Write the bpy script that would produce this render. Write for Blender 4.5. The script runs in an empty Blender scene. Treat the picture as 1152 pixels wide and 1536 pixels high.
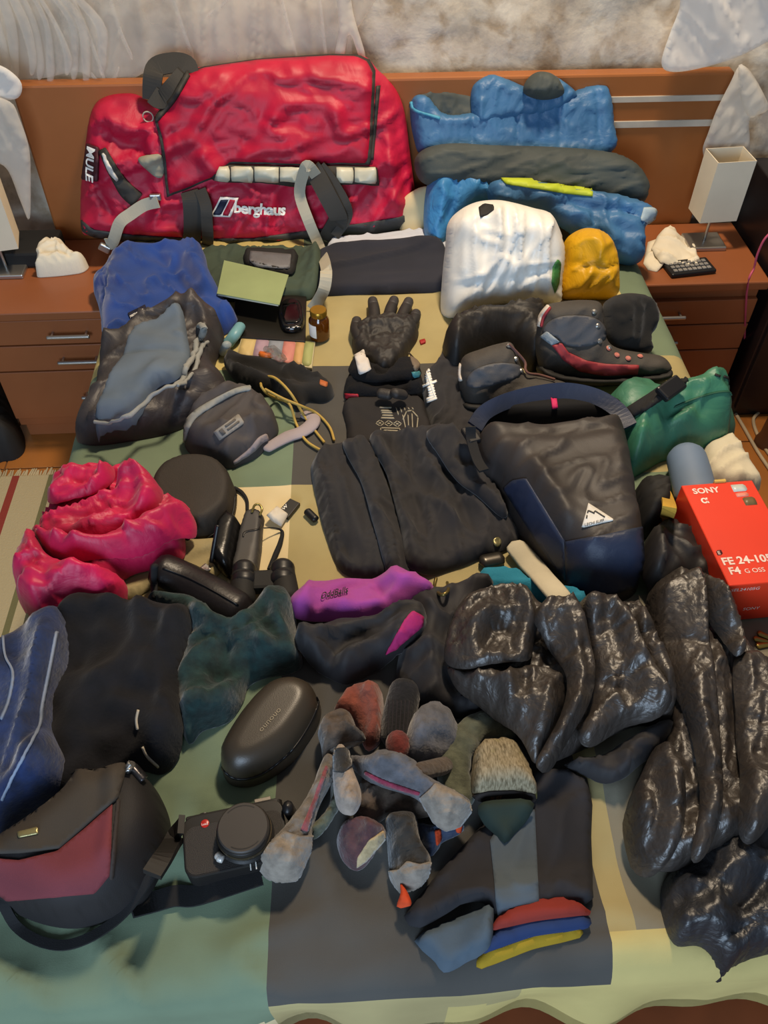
import bpy, bmesh, math, random
import numpy as np
from mathutils import Vector, Matrix
from mathutils.geometry import delaunay_2d_cdt
from mathutils.bvhtree import BVHTree

random.seed(7)
SC = bpy.context.scene
COL = SC.collection
# ------------------------------------------------------------------ camera
F, PITCH, YAW, ROLL = 1250.0, 48.0, 3.5, 0.3
CAM = Vector((0, 0, 1.62))
RM = Matrix.Rotation(math.radians(-YAW), 3, 'Z') @ Matrix.Rotation(math.radians(90 - PITCH), 3, 'X') @ Matrix.Rotation(math.radians(ROLL), 3, 'Z')
cd = bpy.data.cameras.new('camera')
cd.sensor_fit = 'VERTICAL'; cd.sensor_height = 24.0; cd.lens = F / 1536 * 24.0
cd.clip_start = 0.02
co = bpy.data.objects.new('camera', cd); COL.objects.link(co)
co.matrix_world = Matrix.Translation(CAM) @ RM.to_4x4()
SC.camera = co
# ------------------------------------------------------------------ light
SC.view_settings.view_transform = 'Standard'
SC.view_settings.look = 'None'
SC.view_settings.gamma = 1.0
SC.view_settings.use_curve_mapping = False
SC.view_settings.exposure = 0.08
w = bpy.data.worlds.new('world'); SC.world = w; w.use_nodes = True
bg = w.node_tree.nodes['Background']
bg.inputs[0].default_value = (0.78, 0.86, 1.0, 1); bg.inputs[1].default_value = 0.12

def area(name, loc, target, size, power, col, sy=None):
    l = bpy.data.lights.new(name, 'AREA'); l.energy = power; l.color = col
    l.size = size
    if sy: l.shape = 'RECTANGLE'; l.size_y = sy
    o = bpy.data.objects.new(name, l); COL.objects.link(o); o.location = loc
    o.rotation_euler = (Vector(target) - Vector(loc)).to_track_quat('-Z', 'Y').to_euler()
    return o
area('ceiling_lamp', (0.42, 1.82, 2.6), (0.15, 1.0, 0.5), 0.22, 50, (1.0, 0.80, 0.57))
area('window_daylight', (-0.55, -1.8, 1.35), (0.1, 1.0, 0.5), 1.2, 64, (0.60, 0.78, 1.0), 1.3)

# ------------------------------------------------------------------ helpers
def lin(c):
    if isinstance(c, str):
        c = [int(c[i:i + 2], 16) / 255 for i in (0, 2, 4)]
    return tuple((x / 12.92 if x <= 0.04045 else ((x + 0.055) / 1.055) ** 2.4) for x in c)

MC = {}
def mat(name, col, rough=0.85, sheen=0.0, bump=0.0, bscale=300, var=0.12, vscale=9, metal=0.0, coat=0.0, crinkle=0.0, cscale=14, spec=0.5, alpha=1.0, trans=0.0, col2=None, ior=1.45):
    if name in MC: return MC[name]
    m = bpy.data.materials.new(name); m.use_nodes = True
    nt = m.node_tree; b = nt.nodes['Principled BSDF']
    c = lin(col)
    N = nt.nodes.new; L = nt.links.new
    tc = N('ShaderNodeTexCoord')
    nz = N('ShaderNodeTexNoise'); nz.inputs['Scale'].default_value = vscale; nz.inputs['Detail'].default_value = 4
    L(tc.outputs['Object'], nz.inputs['Vector'])
    rp = N('ShaderNodeValToRGB')
    c2 = lin(col2) if col2 else tuple(max(0, x * (1 - 2.2 * var)) for x in c)
    c3 = c if col2 else tuple(min(1, x * (1 + var)) for x in c)
    rp.color_ramp.elements[0].position = 0.32; rp.color_ramp.elements[0].color = (*c2, 1)
    rp.color_ramp.elements[1].position = 0.68; rp.color_ramp.elements[1].color = (*c3, 1)
    L(nz.outputs['Fac'], rp.inputs['Fac']); L(rp.outputs['Color'], b.inputs['Base Color'])
    b.inputs['Roughness'].default_value = rough
    b.inputs['Metallic'].default_value = metal
    b.inputs['Specular IOR Level'].default_value = spec
    b.inputs['IOR'].default_value = ior
    b.inputs['Sheen Weight'].default_value = sheen
    b.inputs['Sheen Roughness'].default_value = 0.5
    b.inputs['Coat Weight'].default_value = coat
    b.inputs['Alpha'].default_value = alpha
    b.inputs['Transmission Weight'].default_value = trans
    last = None
    if bump > 0:
        n2 = N('ShaderNodeTexNoise'); n2.inputs['Scale'].default_value = bscale; n2.inputs['Detail'].default_value = 3
        L(tc.outputs['Object'], n2.inputs['Vector'])
        bp = N('ShaderNodeBump'); bp.inputs['Strength'].default_value = bump; bp.inputs['Distance'].default_value = 0.002
        L(n2.outputs['Fac'], bp.inputs['Height']); last = bp
    if crinkle > 0:
        n3 = N('ShaderNodeTexNoise'); n3.inputs['Scale'].default_value = cscale; n3.inputs['Detail'].default_value = 5
        n3.inputs['Distortion'].default_value = 1.2
        L(tc.outputs['Object'], n3.inputs['Vector'])
        ab = N('ShaderNodeMath'); ab.operation = 'SUBTRACT'; ab.inputs[1].default_value = 0.5; L(n3.outputs['Fac'], ab.inputs[0])
        a2 = N('ShaderNodeMath'); a2.operation = 'ABSOLUTE'; L(ab.outputs[0], a2.inputs[0])
        bp = N('ShaderNodeBump'); bp.inputs['Strength'].default_value = crinkle; bp.inputs['Distance'].default_value = 0.02
        L(a2.outputs[0], bp.inputs['Height'])
        if last: L(last.outputs[0], bp.inputs['Normal'])
        last = bp
    if last: L(last.outputs[0], b.inputs['Normal'])
    MC[name] = m
    return m

def ray(px, py):
    return RM @ Vector(((px - 576) / F, -(py - 768) / F, -1))
def P(px, py, z):
    d = ray(px, py); t = (z - CAM.z) / d.z
    return CAM + d * t
def PY(px, py, Y):
    d = ray(px, py); return CAM + d * (Y / d.y)
RMT = RM.transposed()
def topx(p):
    q = RMT @ (Vector(p) - CAM)
    return 576 - F * q.x / q.z, 768 + F * q.y / q.z

def meta(o, label=None, cat=None, group=None, kind=None):
    if label: o['label'] = label
    if cat: o['category'] = cat
    if group: o['group'] = group
    if kind: o['kind'] = kind
    return o
def empty(name, loc, label, cat, group=None):
    o = bpy.data.objects.new(name, None); COL.objects.link(o)
    o.empty_display_size = 0.05
    o.location = loc
    return meta(o, label, cat, group)
def woff(o):
    v = Vector((0, 0, 0))
    while o: v = v + o.location; o = o.parent
    return v
BV = {}
def mk(name, verts, faces, m, parent=None, smooth=True, origin=None, world=True):
    """mesh object from world-space verts; placed relative to its parent"""
    me = bpy.data.meshes.new(name)
    verts = np.asarray([tuple(v) for v in verts], float)
    if parent is not None:
        off = woff(parent)
    else:
        if origin is None:
            mn, mx = verts.min(0), verts.max(0)
            origin = ((mn[0] + mx[0]) / 2, (mn[1] + mx[1]) / 2, mn[2])
        off = Vector(origin)
    lv = verts - np.array(off)
    me.from_pydata(lv.tolist(), [], [tuple(int(i) for i in f) for f in faces])
    me.validate(); me.update()
    if m: me.materials.append(m)
    if smooth:
        me.polygons.foreach_set('use_smooth', [True] * len(me.polygons))
    o = bpy.data.objects.new(name, me); COL.objects.link(o)
    if parent is not None: o.parent = parent
    else: o.location = off
    BV[o] = (verts, faces)
    return o
def bvh(o):
    e = BV[o]
    if len(e) == 2:
        V = np.asarray(e[0]); T = np.array([f[:3] for f in e[1]])
        fn = np.cross(V[T[:, 1]] - V[T[:, 0]], V[T[:, 2]] - V[T[:, 0]])
        vn = np.zeros_like(V)
        for it in range(7):       # face normals smoothed over their neighbours
            vn[:] = 0
            for k in range(3): np.add.at(vn, T[:, k], fn)
            vn /= np.maximum(1e-12, np.linalg.norm(vn, axis=1))[:, None]
            fn = vn[T].sum(1); fn /= np.maximum(1e-12, np.linalg.norm(fn, axis=1))[:, None]
        e = (e[0], e[1], BVHTree.FromPolygons([tuple(v) for v in e[0]], [tuple(int(i) for i in f) for f in e[1]]), fn)
        BV[o] = e
    return e[2]
def hit(objs, px, py):
    if not isinstance(objs, (list, tuple)): objs = [objs]
    d = ray(px, py).normalized(); best = None
    for o in objs:
        p, n, i, t = bvh(o).ray_cast(CAM, d)
        if p is not None and (best is None or t < best[2]):
            n2 = Vector(BV[o][3][i])
            if n2.dot(d) > 0: n2 = n if n.dot(d) < 0 else -n
            best = (p, n2, t)
    return best

# ground height field of everything laid on the bed so far
GX0, GY0, GS = -1.0, 0.0, 0.004
GNX, GNY = 560, 580
G = np.full((GNX, GNY), 0.0)
def gidx(x, y):
    return (np.clip(((np.asarray(x) - GX0) / GS).astype(int), 0, GNX - 1), np.clip(((np.asarray(y) - GY0) / GS).astype(int), 0, GNY - 1))
def gz(x, y):
    i, j = gidx(x, y); return G[i, j]
def boxblur(A, k):
    for ax in (0, 1):
        B = np.pad(A, [(k, k) if a == ax else (0, 0) for a in (0, 1)], mode='edge')
        c = np.cumsum(B, axis=ax); c = np.concatenate([np.zeros_like(np.take(c, [0], ax)), c], axis=ax)
        n = A.shape[ax]
        A = (np.take(c, range(2 * k + 1, 2 * k + 1 + n), ax) - np.take(c, range(0, n), ax)) / (2 * k + 1)
    return A
def dil(A, k):
    for ax in (0, 1):
        B = A.copy()
        for s in range(1, k + 1):
            B = np.maximum(B, np.roll(A, s, ax)); B = np.maximum(B, np.roll(A, -s, ax))
        A = B
    return A
def stamp(v):
    v = np.asarray(v)
    i, j = gidx(v[:, 0], v[:, 1])
    for di in (-1, 0, 1):
        for dj in (-1, 0, 1):
            np.maximum.at(G, (np.clip(i + di, 0, GNX - 1), np.clip(j + dj, 0, GNY - 1)), v[:, 2])
def stampobj(o):
    stamp(BV[o][0])

# noise
def _grad(ix, iy, seed):
    h = (ix * 374761393 + iy * 668265263 + seed * 974634777) & 0x7fffffff
    h = ((h ^ (h >> 13)) * 1274126177) & 0x7fffffff
    a = (h % 6283) / 1000.0
    return np.cos(a), np.sin(a)
def perlin(x, y, seed=0):
    x = np.asarray(x, float); y = np.asarray(y, float)
    ix = np.floor(x).astype(np.int64); iy = np.floor(y).astype(np.int64)
    fx = x - ix; fy = y - iy
    u = fx * fx * fx * (fx * (fx * 6 - 15) + 10); v = fy * fy * fy * (fy * (fy * 6 - 15) + 10)
    def g(a, b):
        gx, gy = _grad(ix + a, iy + b, seed); return gx * (fx - a) + gy * (fy - b)
    n0 = g(0, 0) * (1 - u) + g(1, 0) * u; n1 = g(0, 1) * (1 - u) + g(1, 1) * u
    return (n0 * (1 - v) + n1 * v) * 1.5
def wrink(a, b, spec, seed):
    """sum of wrinkle layers: (kind, amp, scale, angle, stretch)"""
    out = np.zeros_like(a)
    for k, (kind, amp, sc, ang, st) in enumerate(spec):
        c, s = math.cos(math.radians(ang)), math.sin(math.radians(ang))
        p = (a * c + b * s) / (sc * st); q = (-a * s + b * c) / sc
        wx = perlin(p * 0.9 + 5.2, q * 0.9, seed + 31 + k); 
        if kind == 'n': out += amp * perlin(p + 0.5 * wx, q + 0.5 * wx, seed + k)
        elif kind == 'r':
            n = 1 - np.abs(perlin(p + 0.6 * wx, q + 0.6 * wx, seed + k)) * 1.9
            out += min(1.4 * amp, 0.26 * sc) * np.clip(n, 0, 1) ** 3
        elif kind == 'b':   # billows: round puffs between sharp valleys
            n = np.abs(perlin(p + 0.6 * wx, q + 0.6 * wx, seed + k)) * 2
            out += min(amp, 0.15 * sc) * (np.sqrt(n + 0.02) - 0.5)
        elif kind == 'q':   # quilted baffles running along the angle
            f = np.abs(np.sin(math.pi * (q + 0.22 * wx)))
            out += amp * (np.sqrt(f) - 0.7)
    return out
def cr(pts, closed, n=6):
    pts = [np.asarray(p, float) for p in pts]; out = []
    N = len(pts); rng = N if closed else N - 1
    for i in range(rng):
        if closed: p0, p1, p2, p3 = pts[i - 1], pts[i], pts[(i + 1) % N], pts[(i + 2) % N]
        else: p0, p1, p2, p3 = pts[max(i - 1, 0)], pts[i], pts[i + 1], pts[min(i + 2, N - 1)]
        for k in range(n):
            t = k / n
            out.append(0.5 * (2 * p1 + (p2 - p0) * t + (2 * p0 - 5 * p1 + 4 * p2 - p3) * t * t + (3 * p1 - p0 - 3 * p2 + p3) * t ** 3))
    if not closed: out.append(pts[-1])
    return np.array(out)
def resample(p, closed, step):
    q = np.vstack([p, p[:1]]) if closed else p
    d = np.r_[0, np.cumsum(np.linalg.norm(np.diff(q, axis=0), axis=1))]
    n = max(4, int(round(d[-1] / step)))
    t = np.linspace(0, d[-1], n + 1)
    r = np.stack([np.interp(t, d, q[:, k]) for k in range(q.shape[1])], 1)
    return r[:-1] if closed else r
def inside(px, py, poly):
    r = np.zeros(px.shape, bool); j = len(poly) - 1
    for i in range(len(poly)):
        xi, yi = poly[i]; xj, yj = poly[j]
        if yi != yj:
            r ^= ((yi > py) != (yj > py)) & (px < (xj - xi) * (py - yi) / (yj - yi) + xi)
        j = i
    return r
def segdist(x, y, pl, closed=False):
    """distance to polyline, parameter 0..1 along it, side sign"""
    best = np.full(x.shape, 1e9); tt = np.zeros(x.shape); sg = np.ones(x.shape)
    q = np.vstack([pl, pl[:1]]) if closed else pl
    L = np.r_[0, np.cumsum(np.linalg.norm(np.diff(q, axis=0), axis=1))]
    for i in range(len(q) - 1):
        ax, ay = q[i]; dx, dy = q[i + 1] - q[i]; l2 = dx * dx + dy * dy
        if l2 < 1e-14: continue
        t = np.clip(((x - ax) * dx + (y - ay) * dy) / l2, 0, 1)
        ex = x - ax - t * dx; ey = y - ay - t * dy
        d = np.sqrt(ex * ex + ey * ey); m = d < best
        best[m] = d[m]; tt[m] = ((L[i] + t * (L[i + 1] - L[i])) / L[-1])[m]
        sg[m] = np.sign(dx * ey - dy * ex)[m]
    return best, tt, sg
def cdt(loop, inner):
    V = [Vector((float(a), float(b))) for a, b in loop] + [Vector((float(a), float(b))) for a, b in inner]
    n = len(loop)
    r = delaunay_2d_cdt(V, [], [list(range(n))], 1, 1e-7)
    return np.array([(v.x, v.y) for v in r[0]]), [tuple(f) for f in r[2]]
def hexgrid(poly, step, margin):
    mn, mx = poly.min(0), poly.max(0)
    ys = np.arange(mn[1], mx[1], step * 0.866)
    pts = []
    for k, yv in enumerate(ys):
        xs = np.arange(mn[0] + (step / 2 if k % 2 else 0), mx[0], step)
        pts.append(np.stack([xs, np.full(xs.shape, yv)], 1))
    pts = np.vstack(pts)
    m = inside(pts[:, 0], pts[:, 1], poly); pts = pts[m]
    if len(pts):
        d, _, _ = segdist(pts[:, 0], pts[:, 1], poly, True); pts = pts[d > margin]
    return pts

class Fr:
    """a plane standing in the scene: origin, axes u v, normal n"""
    def __init__(s, o, u, v):
        s.o = Vector(o); s.u = Vector(u).normalized(); s.v = Vector(v).normalized(); s.n = s.u.cross(s.v).normalized()
    def ab(s, px, py):
        d = ray(px, py); t = (s.o - CAM).dot(s.n) / d.dot(s.n); p = CAM + d * t - s.o
        return (p.dot(s.u), p.dot(s.v))
    def w(s, a, b, h):
        return np.array(s.o)[None] + np.outer(a, s.u) + np.outer(b, s.v) + np.outer(h, s.n)
def flat(z): return Fr((0, 0, z), (1, 0, 0), (0, 1, 0))
def tilt(px, py, z, ang, turn=0):
    c, s = math.cos(math.radians(ang)), math.sin(math.radians(ang))
    ct, st = math.cos(math.radians(turn)), math.sin(math.radians(turn))
    return Fr(P(px, py, z), (ct, st, 0), (-st * c, ct * c, s))

SEED = [11]
def soft(name, out, m, parent=None, h=0.03, r=0.03, ridges=(), wr=(), res=0.007, fr=None, back=0.0, base=None, lift=0.0,
         round_=5, edge=0.002, drape=4, zref=None, zr=(0.2, 0.75), backfn=None, power=0.5, stampit=True, jag=0.0, cap=0.03, origin=None):
    """a closed soft body: traced outline, inflated profile, folds (ridges) and wrinkles, lying on what is below it"""
    SEED[0] += 7; seed = SEED[0]
    ground = fr is None
    if ground:
        z0 = 0.5
        ymn = min(q[1] for q in out); ymx = max(q[1] for q in out)
        zof = lambda y: h * (zr[0] + (zr[1] - zr[0]) * (ymx - y) / max(1.0, ymx - ymn))
        for it in range(2):
            poly = np.array([tuple(P(x, y, z0 + zof(y))[:2]) for x, y in out])
            gx = np.linspace(poly[:, 0].min(), poly[:, 0].max(), 24); gy = np.linspace(poly[:, 1].min(), poly[:, 1].max(), 24)
            xx, yy = np.meshgrid(gx, gy); xx, yy = xx.ravel(), yy.ravel(); k = inside(xx, yy, poly)
            vals = gz(xx[k], yy[k]); vals = vals[vals > 0.4] if (vals > 0.4).any() else vals
            z0 = (float(base) if base is not None else float(np.median(vals))) + lift
        fr = flat(z0 + 0.6 * h)
    loop = np.array([tuple(P(x, y, z0 + zof(y))[:2]) if ground else fr.ab(x, y) for x, y in out])
    if round_: loop = cr(loop, True, round_)
    loop = resample(loop, True, res)
    if jag:
        s = np.arange(len(loop)); nn = perlin(s * 0.35, s * 0 + seed, seed)
        c = loop.mean(0); dv = loop - c; loop = c + dv * (1 + jag * nn / np.maximum(0.03, np.linalg.norm(dv, axis=1)))[:, None]
    inner = hexgrid(loop, res, res * 0.6)
    V, T = cdt(loop, inner)
    a, b = V[:, 0], V[:, 1]
    d, _, _ = segdist(a, b, loop, True)
    t = np.clip(d / r, 0, 1)
    prof = (1 - (1 - t) ** 2) ** power
    hh = edge + h * prof
    k1 = np.clip(d / max(0.008, 0.4 * r), 0, 1); k1 = k1 * k1 * (3 - 2 * k1)
    add = np.zeros_like(a)
    for rd in ridges:
        if rd[0] == 's':   # step: sharp on one side, fading over L on the other
            _, pts, amp, L = rd
            pl = np.array([fr.ab(x, y) for x, y in pts]); pl = cr(pl, False, 5) if len(pl) > 2 else pl
            dd, tt, sg = segdist(a, b, pl)
            fade = np.clip(np.minimum(tt, 1 - tt) * 6, 0, 1)
            add += amp * np.where(sg > 0, np.exp(-dd / L), np.exp(-(dd / 0.004) ** 2)) * fade
        else:
            pts, amp, wd = rd
            pl = np.array([fr.ab(x, y) for x, y in pts]); pl = cr(pl, False, 5) if len(pl) > 2 else pl
            dd, tt, sg = segdist(a, b, pl)
            fade = np.clip(np.minimum(tt, 1 - tt) * 6 + 0.15, 0, 1)
            amp = max(-1.1 * wd, min(1.1 * wd, amp)); add += amp * np.exp(-(dd / wd) ** 2) * fade
    if wr: add += wrink(a, b, wr, seed)
    hh = np.maximum(hh + add * k1, edge * 0.5)
    if ground:
        if drape >= 0 and base is None:
            A = boxblur(boxblur(dil(G, 2), drape), drape) if drape > 0 else G
            i, j = gidx(a, b); bz = np.minimum(np.maximum(A[i, j], z0 - lift - 0.05), z0 - lift + cap) + lift
            # keep the rim from diving off the pile
            bz = np.maximum(bz, 0.0)
        else: bz = np.full(a.shape, z0)
        topv = np.stack([a, b, bz + hh], 1); botv = np.stack([a, b, bz + np.zeros_like(a)], 1)
    else:
        bd = -(edge + back * prof) if backfn is None else -backfn(a, b, fr)
        topv = fr.w(a, b, hh); botv = fr.w(a, b, bd)
    n = len(V)
    verts = np.vstack([topv, botv])
    faces = list(T) + [(f[2] + n, f[1] + n, f[0] + n) for f in T]
    cnt = {}
    for f in T:
        for x, y in ((f[0], f[1]), (f[1], f[2]), (f[2], f[0])): cnt[(x, y)] = 1
    for (x, y) in list(cnt):
        if (y, x) not in cnt: faces.append((y, x, x + n, y + n))
    o = mk(name, verts, faces, m, parent, origin=origin)
    if stampit: stamp(topv)
    return o

def patch(name, objs, poly, m, parent, off=0.0015, step=5.0, round_=0, h=0.0, rpx=6.0):
    """a thin piece lying on a surface: traced outline, projected on to it"""
    lp = np.array(poly, float)
    if round_: lp = cr(lp, True, round_)
    lp = resample(lp, True, step) if step else lp
    V, T = cdt(lp, hexgrid(lp, step, step * 0.5))
    d, _, _ = segdist(V[:, 0], V[:, 1], lp, True)
    pr = (1 - (1 - np.clip(d / rpx, 0, 1)) ** 2) ** 0.5
    tp, bt, ok = [], [], []; lpc = lp.mean(0)
    for k, (x, y) in enumerate(V):
        q = hit(objs, x, y)
        for st_k in range(1, 13):          # just past the silhouette: slide back on to the surface
            if q is not None: break
            dv = np.array((x, y)) - lpc; dv = dv / max(1e-6, np.linalg.norm(dv)); q = hit(objs, x - dv[0] * 1.5 * st_k, y - dv[1] * 1.5 * st_k)
        if q is None: ok.append(False); tp.append((0, 0, 0)); bt.append((0, 0, 0)); continue
        ok.append(True); tp.append(tuple(q[0] + q[1] * (off + h * pr[k]))); bt.append(tuple(q[0] - q[1] * 0.0008))
    T = [f for f in T if ok[f[0]] and ok[f[1]] and ok[f[2]]]
    if not T: print('EMPTY PATCH', name, poly[:2]); return None
    used = sorted({i for f in T for i in f}); mp = {i: k for k, i in enumerate(used)}; n = len(used)
    T = [tuple(mp[i] for i in f) for f in T]
    # orient to the camera
    verts = [tp[i] for i in used] + [bt[i] for i in used]
    p0, p1, p2 = (Vector(verts[i]) for i in T[0])
    if (p1 - p0).cross(p2 - p0).dot(p0 - CAM) > 0: T = [f[::-1] for f in T]
    faces = list(T) + [(f[2] + n, f[1] + n, f[0] + n) for f in T]
    cnt = {(x, y) for f in T for x, y in ((f[0], f[1]), (f[1], f[2]), (f[2], f[0]))}
    for (x, y) in cnt:
        if (y, x) not in cnt: faces.append((y, x, x + n, y + n))
    return mk(name, verts, faces, m, parent)
def band(pts, wd):
    """outline of a strip along a pixel polyline"""
    p = cr(pts, False, 5) if len(pts) > 2 else np.array(pts, float)
    t = np.gradient(p, axis=0); t /= np.linalg.norm(t, axis=1)[:, None]; nn = np.stack([-t[:, 1], t[:, 0]], 1)
    ww = np.interp(np.linspace(0, 1, len(p)), np.linspace(0, 1, len(wd)), wd)[:, None] if hasattr(wd, '__len__') else wd
    return np.vstack([p + nn * ww / 2, (p - nn * ww / 2)[::-1]])
def text(name, objs, s, org, ux, up, m, parent, off=0.0012, bold=0.0, shear=0.0, sp=1.0):
    """lettering projected on a surface: org px, ux = px vector of one em to the right, up = px vector of one em up"""
    cu = bpy.data.curves.new('t', 'FONT'); cu.body = s; cu.size = 1.0; cu.offset = bold; cu.shear = shear; cu.resolution_u = 3; cu.space_character = sp
    ob = bpy.data.objects.new('t', cu); COL.objects.link(ob)
    dg = bpy.context.evaluated_depsgraph_get(); dg.update()
    me = bpy.data.meshes.new_from_object(ob.evaluated_get(dg))
    bm = bmesh.new(); bm.from_mesh(me)
    bmesh.ops.triangulate(bm, faces=bm.faces)
    vs = []; okk = []
    for v in bm.verts:
        q = hit(objs, org[0] + v.co.x * ux[0] + v.co.y * up[0], org[1] + v.co.x * ux[1] + v.co.y * up[1])
        okk.append(q is not None); vs.append(tuple(q[0] + q[1] * off) if q else (0, 0, 0))
    bm.verts.index_update()
    fs = [tuple(v.index for v in f.verts) for f in bm.faces if all(okk[v.index] for v in f.verts)]
    bm.free(); bpy.data.objects.remove(ob); bpy.data.curves.remove(cu); bpy.data.meshes.remove(me)
    if not fs: print('EMPTY TEXT', s); return None
    used = sorted({i for f in fs for i in f}); mp = {i: k for k, i in enumerate(used)}
    return mk(name, [vs[i] for i in used], [tuple(mp[i] for i in f) for f in fs], m, parent, smooth=False)

def sweep(name, pts, rad, m, parent=None, flat_=1.0, n=12, cap=True, sub=6, square=False, upv=None, dense=None, wr=None, origin=None):
    """swept body along 3-D points with radius per point (flat_ squashes it along the up direction)"""
    P3 = cr([np.array(p, float) for p in pts], False, sub) if len(pts) > 2 else np.linspace(pts[0], pts[1], sub + 1)
    if not hasattr(rad, '__len__'): rad = [rad] * len(pts)
    R_ = np.interp(np.linspace(0, 1, len(P3)), np.linspace(0, 1, len(rad)), rad)
    T = np.gradient(P3, axis=0); T /= np.maximum(1e-9, np.linalg.norm(T, axis=1))[:, None]
    rings = []; upv = np.array((0, 0, 1.0) if upv is None else upv)
    seq = []
    if cap:
        for k in (0.0, 0.35, 0.7, 0.92):
            seq.append((0, -1 + k, math.sqrt(max(0, 1 - (1 - k) ** 2)) if k > 0 else 0.05))
        seq = [(0, (k[1]), k[2]) for k in seq]
    seq += [(i, 0, 1) for i in range(len(P3))]
    if cap:
        for k in (0.92, 0.7, 0.35, 0.0): seq.append((len(P3) - 1, 1 - k, math.sqrt(max(0, 1 - (1 - k) ** 2)) if k > 0 else 0.05))
    ang = [2 * math.pi * (k + 0.5 * square) / n for k in range(n)]
    prev = None
    for i, sh, sc in seq:
        t = T[i]; s = np.cross(t, upv); l = np.linalg.norm(s)
        if l < 0.15:
            s = prev if prev is not None else np.cross(t, (1, 0, 0)); s = s - t * s.dot(t); l = np.linalg.norm(s)
        s = s / l; prev = s
        b = np.cross(s, t); c = P3[i] + t * sh * R_[i] * (flat_ if square else 0.8)
        for a in ang:
            ca, sa = math.cos(a), math.sin(a)
            if square:
                q = 1 / max(abs(ca), abs(sa)); ca *= q; sa *= q
            rings.append(c + (s * ca + b * sa * flat_) * R_[i] * sc)
    nr = len(seq); fs = []
    for i in range(nr - 1):
        for k in range(n):
            fs.append((i * n + k, i * n + (k + 1) % n, (i + 1) * n + (k + 1) % n, (i + 1) * n + k))
    fs.append(tuple(range(n))[::-1]); fs.append(tuple((nr - 1) * n + k for k in range(n)))
    V = np.array(rings)
    if wr:
        V = V + wr * np.stack([perlin(V[:, 1] / 0.02, V[:, 2] / 0.02, 5), perlin(V[:, 0] / 0.02, V[:, 2] / 0.02, 6), perlin(V[:, 0] / 0.02, V[:, 1] / 0.02, 7)], 1)
    return mk(name, V, fs, m, parent, origin=origin, smooth=not square)
def onbed(pts, extra=0.0):
    """pixel path (px, py, radius[, lift]) -> 3-D centres resting on what is below"""
    o = []
    for p in pts:
        r = p[2]; lf = p[3] if len(p) > 3 else 0
        z = 0.5 + r
        for _ in range(3):
            q = P(p[0], p[1], z); z = float(gz(q.x, q.y)) + r + lf + extra
        o.append(P(p[0], p[1], z))
    return o
def limb(name, pts, m, parent=None, flat_=0.8, n=14, st=True, wr=0.0, **k):
    c = onbed([(p[0], p[1], p[2] * flat_, *(p[3:])) for p in pts])
    o = sweep(name, c, [p[2] for p in pts], m, parent, flat_=flat_, n=n, wr=wr, **k)
    if st: stampobj(o)
    return o
def strap(name, pts, wd, m, parent=None, th=0.0015, up=None, st=True, **k):
    """webbing: pts (px,py,lift) lying on what is below, half-width wd"""
    c = onbed([(p[0], p[1], th, p[2] if len(p) > 2 else 0) for p in pts])
    return sweep(name, c, wd, m, parent, flat_=th / (wd if not hasattr(wd, '__len__') else wd[0]), n=4, cap=False, square=True, upv=up, **k)
def strap3(name, pts, wd, m, parent=None, th=0.0015, up=None, **k):
    return sweep(name, pts, wd, m, parent, flat_=th / wd, n=4, cap=False, square=True, upv=up, **k)

def rbox(name, mn, mx, m, parent=None, bev=0.004, seg=2, xf=None, origin=None):
    """bevelled box between two corners, optional 4x4 transform"""
    bm = bmesh.new(); bmesh.ops.create_cube(bm, size=1)
    for v in bm.verts:
        v.co = Vector(((mn[k] + mx[k]) / 2 + v.co[k] * (mx[k] - mn[k]) for k in range(3)))
    if bev: bmesh.ops.bevel(bm, geom=list(bm.edges), offset=bev, segments=seg, profile=0.5, affect='EDGES')
    if xf is not None: bm.transform(xf)
    bm.verts.index_update()
    vs = [tuple(v.co) for v in bm.verts]; fs = [tuple(v.index for v in f.verts) for f in bm.faces]; bm.free()
    o = mk(name, vs, fs, m, parent, smooth=False, origin=origin)
    return o
def lathe(name, prof, m, parent=None, n=32, xf=None, smooth=True, origin=None):
    vs = []; fs = []
    for r_, z in prof:
        for k in range(n):
            a = 2 * math.pi * k / n; vs.append(Vector((r_ * math.cos(a), r_ * math.sin(a), z)))
    for i in range(len(prof) - 1):
        for k in range(n): fs.append((i * n + k, i * n + (k + 1) % n, (i + 1) * n + (k + 1) % n, (i + 1) * n + k))
    fs.append(tuple(range(n))[::-1]); fs.append(tuple((len(prof) - 1) * n + k for k in range(n)))
    if xf is not None: vs = [xf @ v for v in vs]
    o = mk(name, vs, fs, m, parent, smooth=smooth, origin=origin)
    if smooth:
        try: o.data.set_sharp_from_angle(angle=math.radians(40))
        except Exception: pass
    return o
def place(px, py, z, rz=0, tx=0, ty=0):
    """transform for a rigid thing standing where a pixel meets height z"""
    return Matrix.Translation(P(px, py, z)) @ Matrix.Rotation(math.radians(rz), 4, 'Z') @ Matrix.Rotation(math.radians(tx), 4, 'X') @ Matrix.Rotation(math.radians(ty), 4, 'Y')
def gat(px, py, k=0.02):
    q = P(px, py, 0.52); i, j = gidx(q.x, q.y); kk = int(k / GS)
    return float(G[max(0, i - kk):i + kk + 1, max(0, j - kk):j + kk + 1].max())

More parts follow.
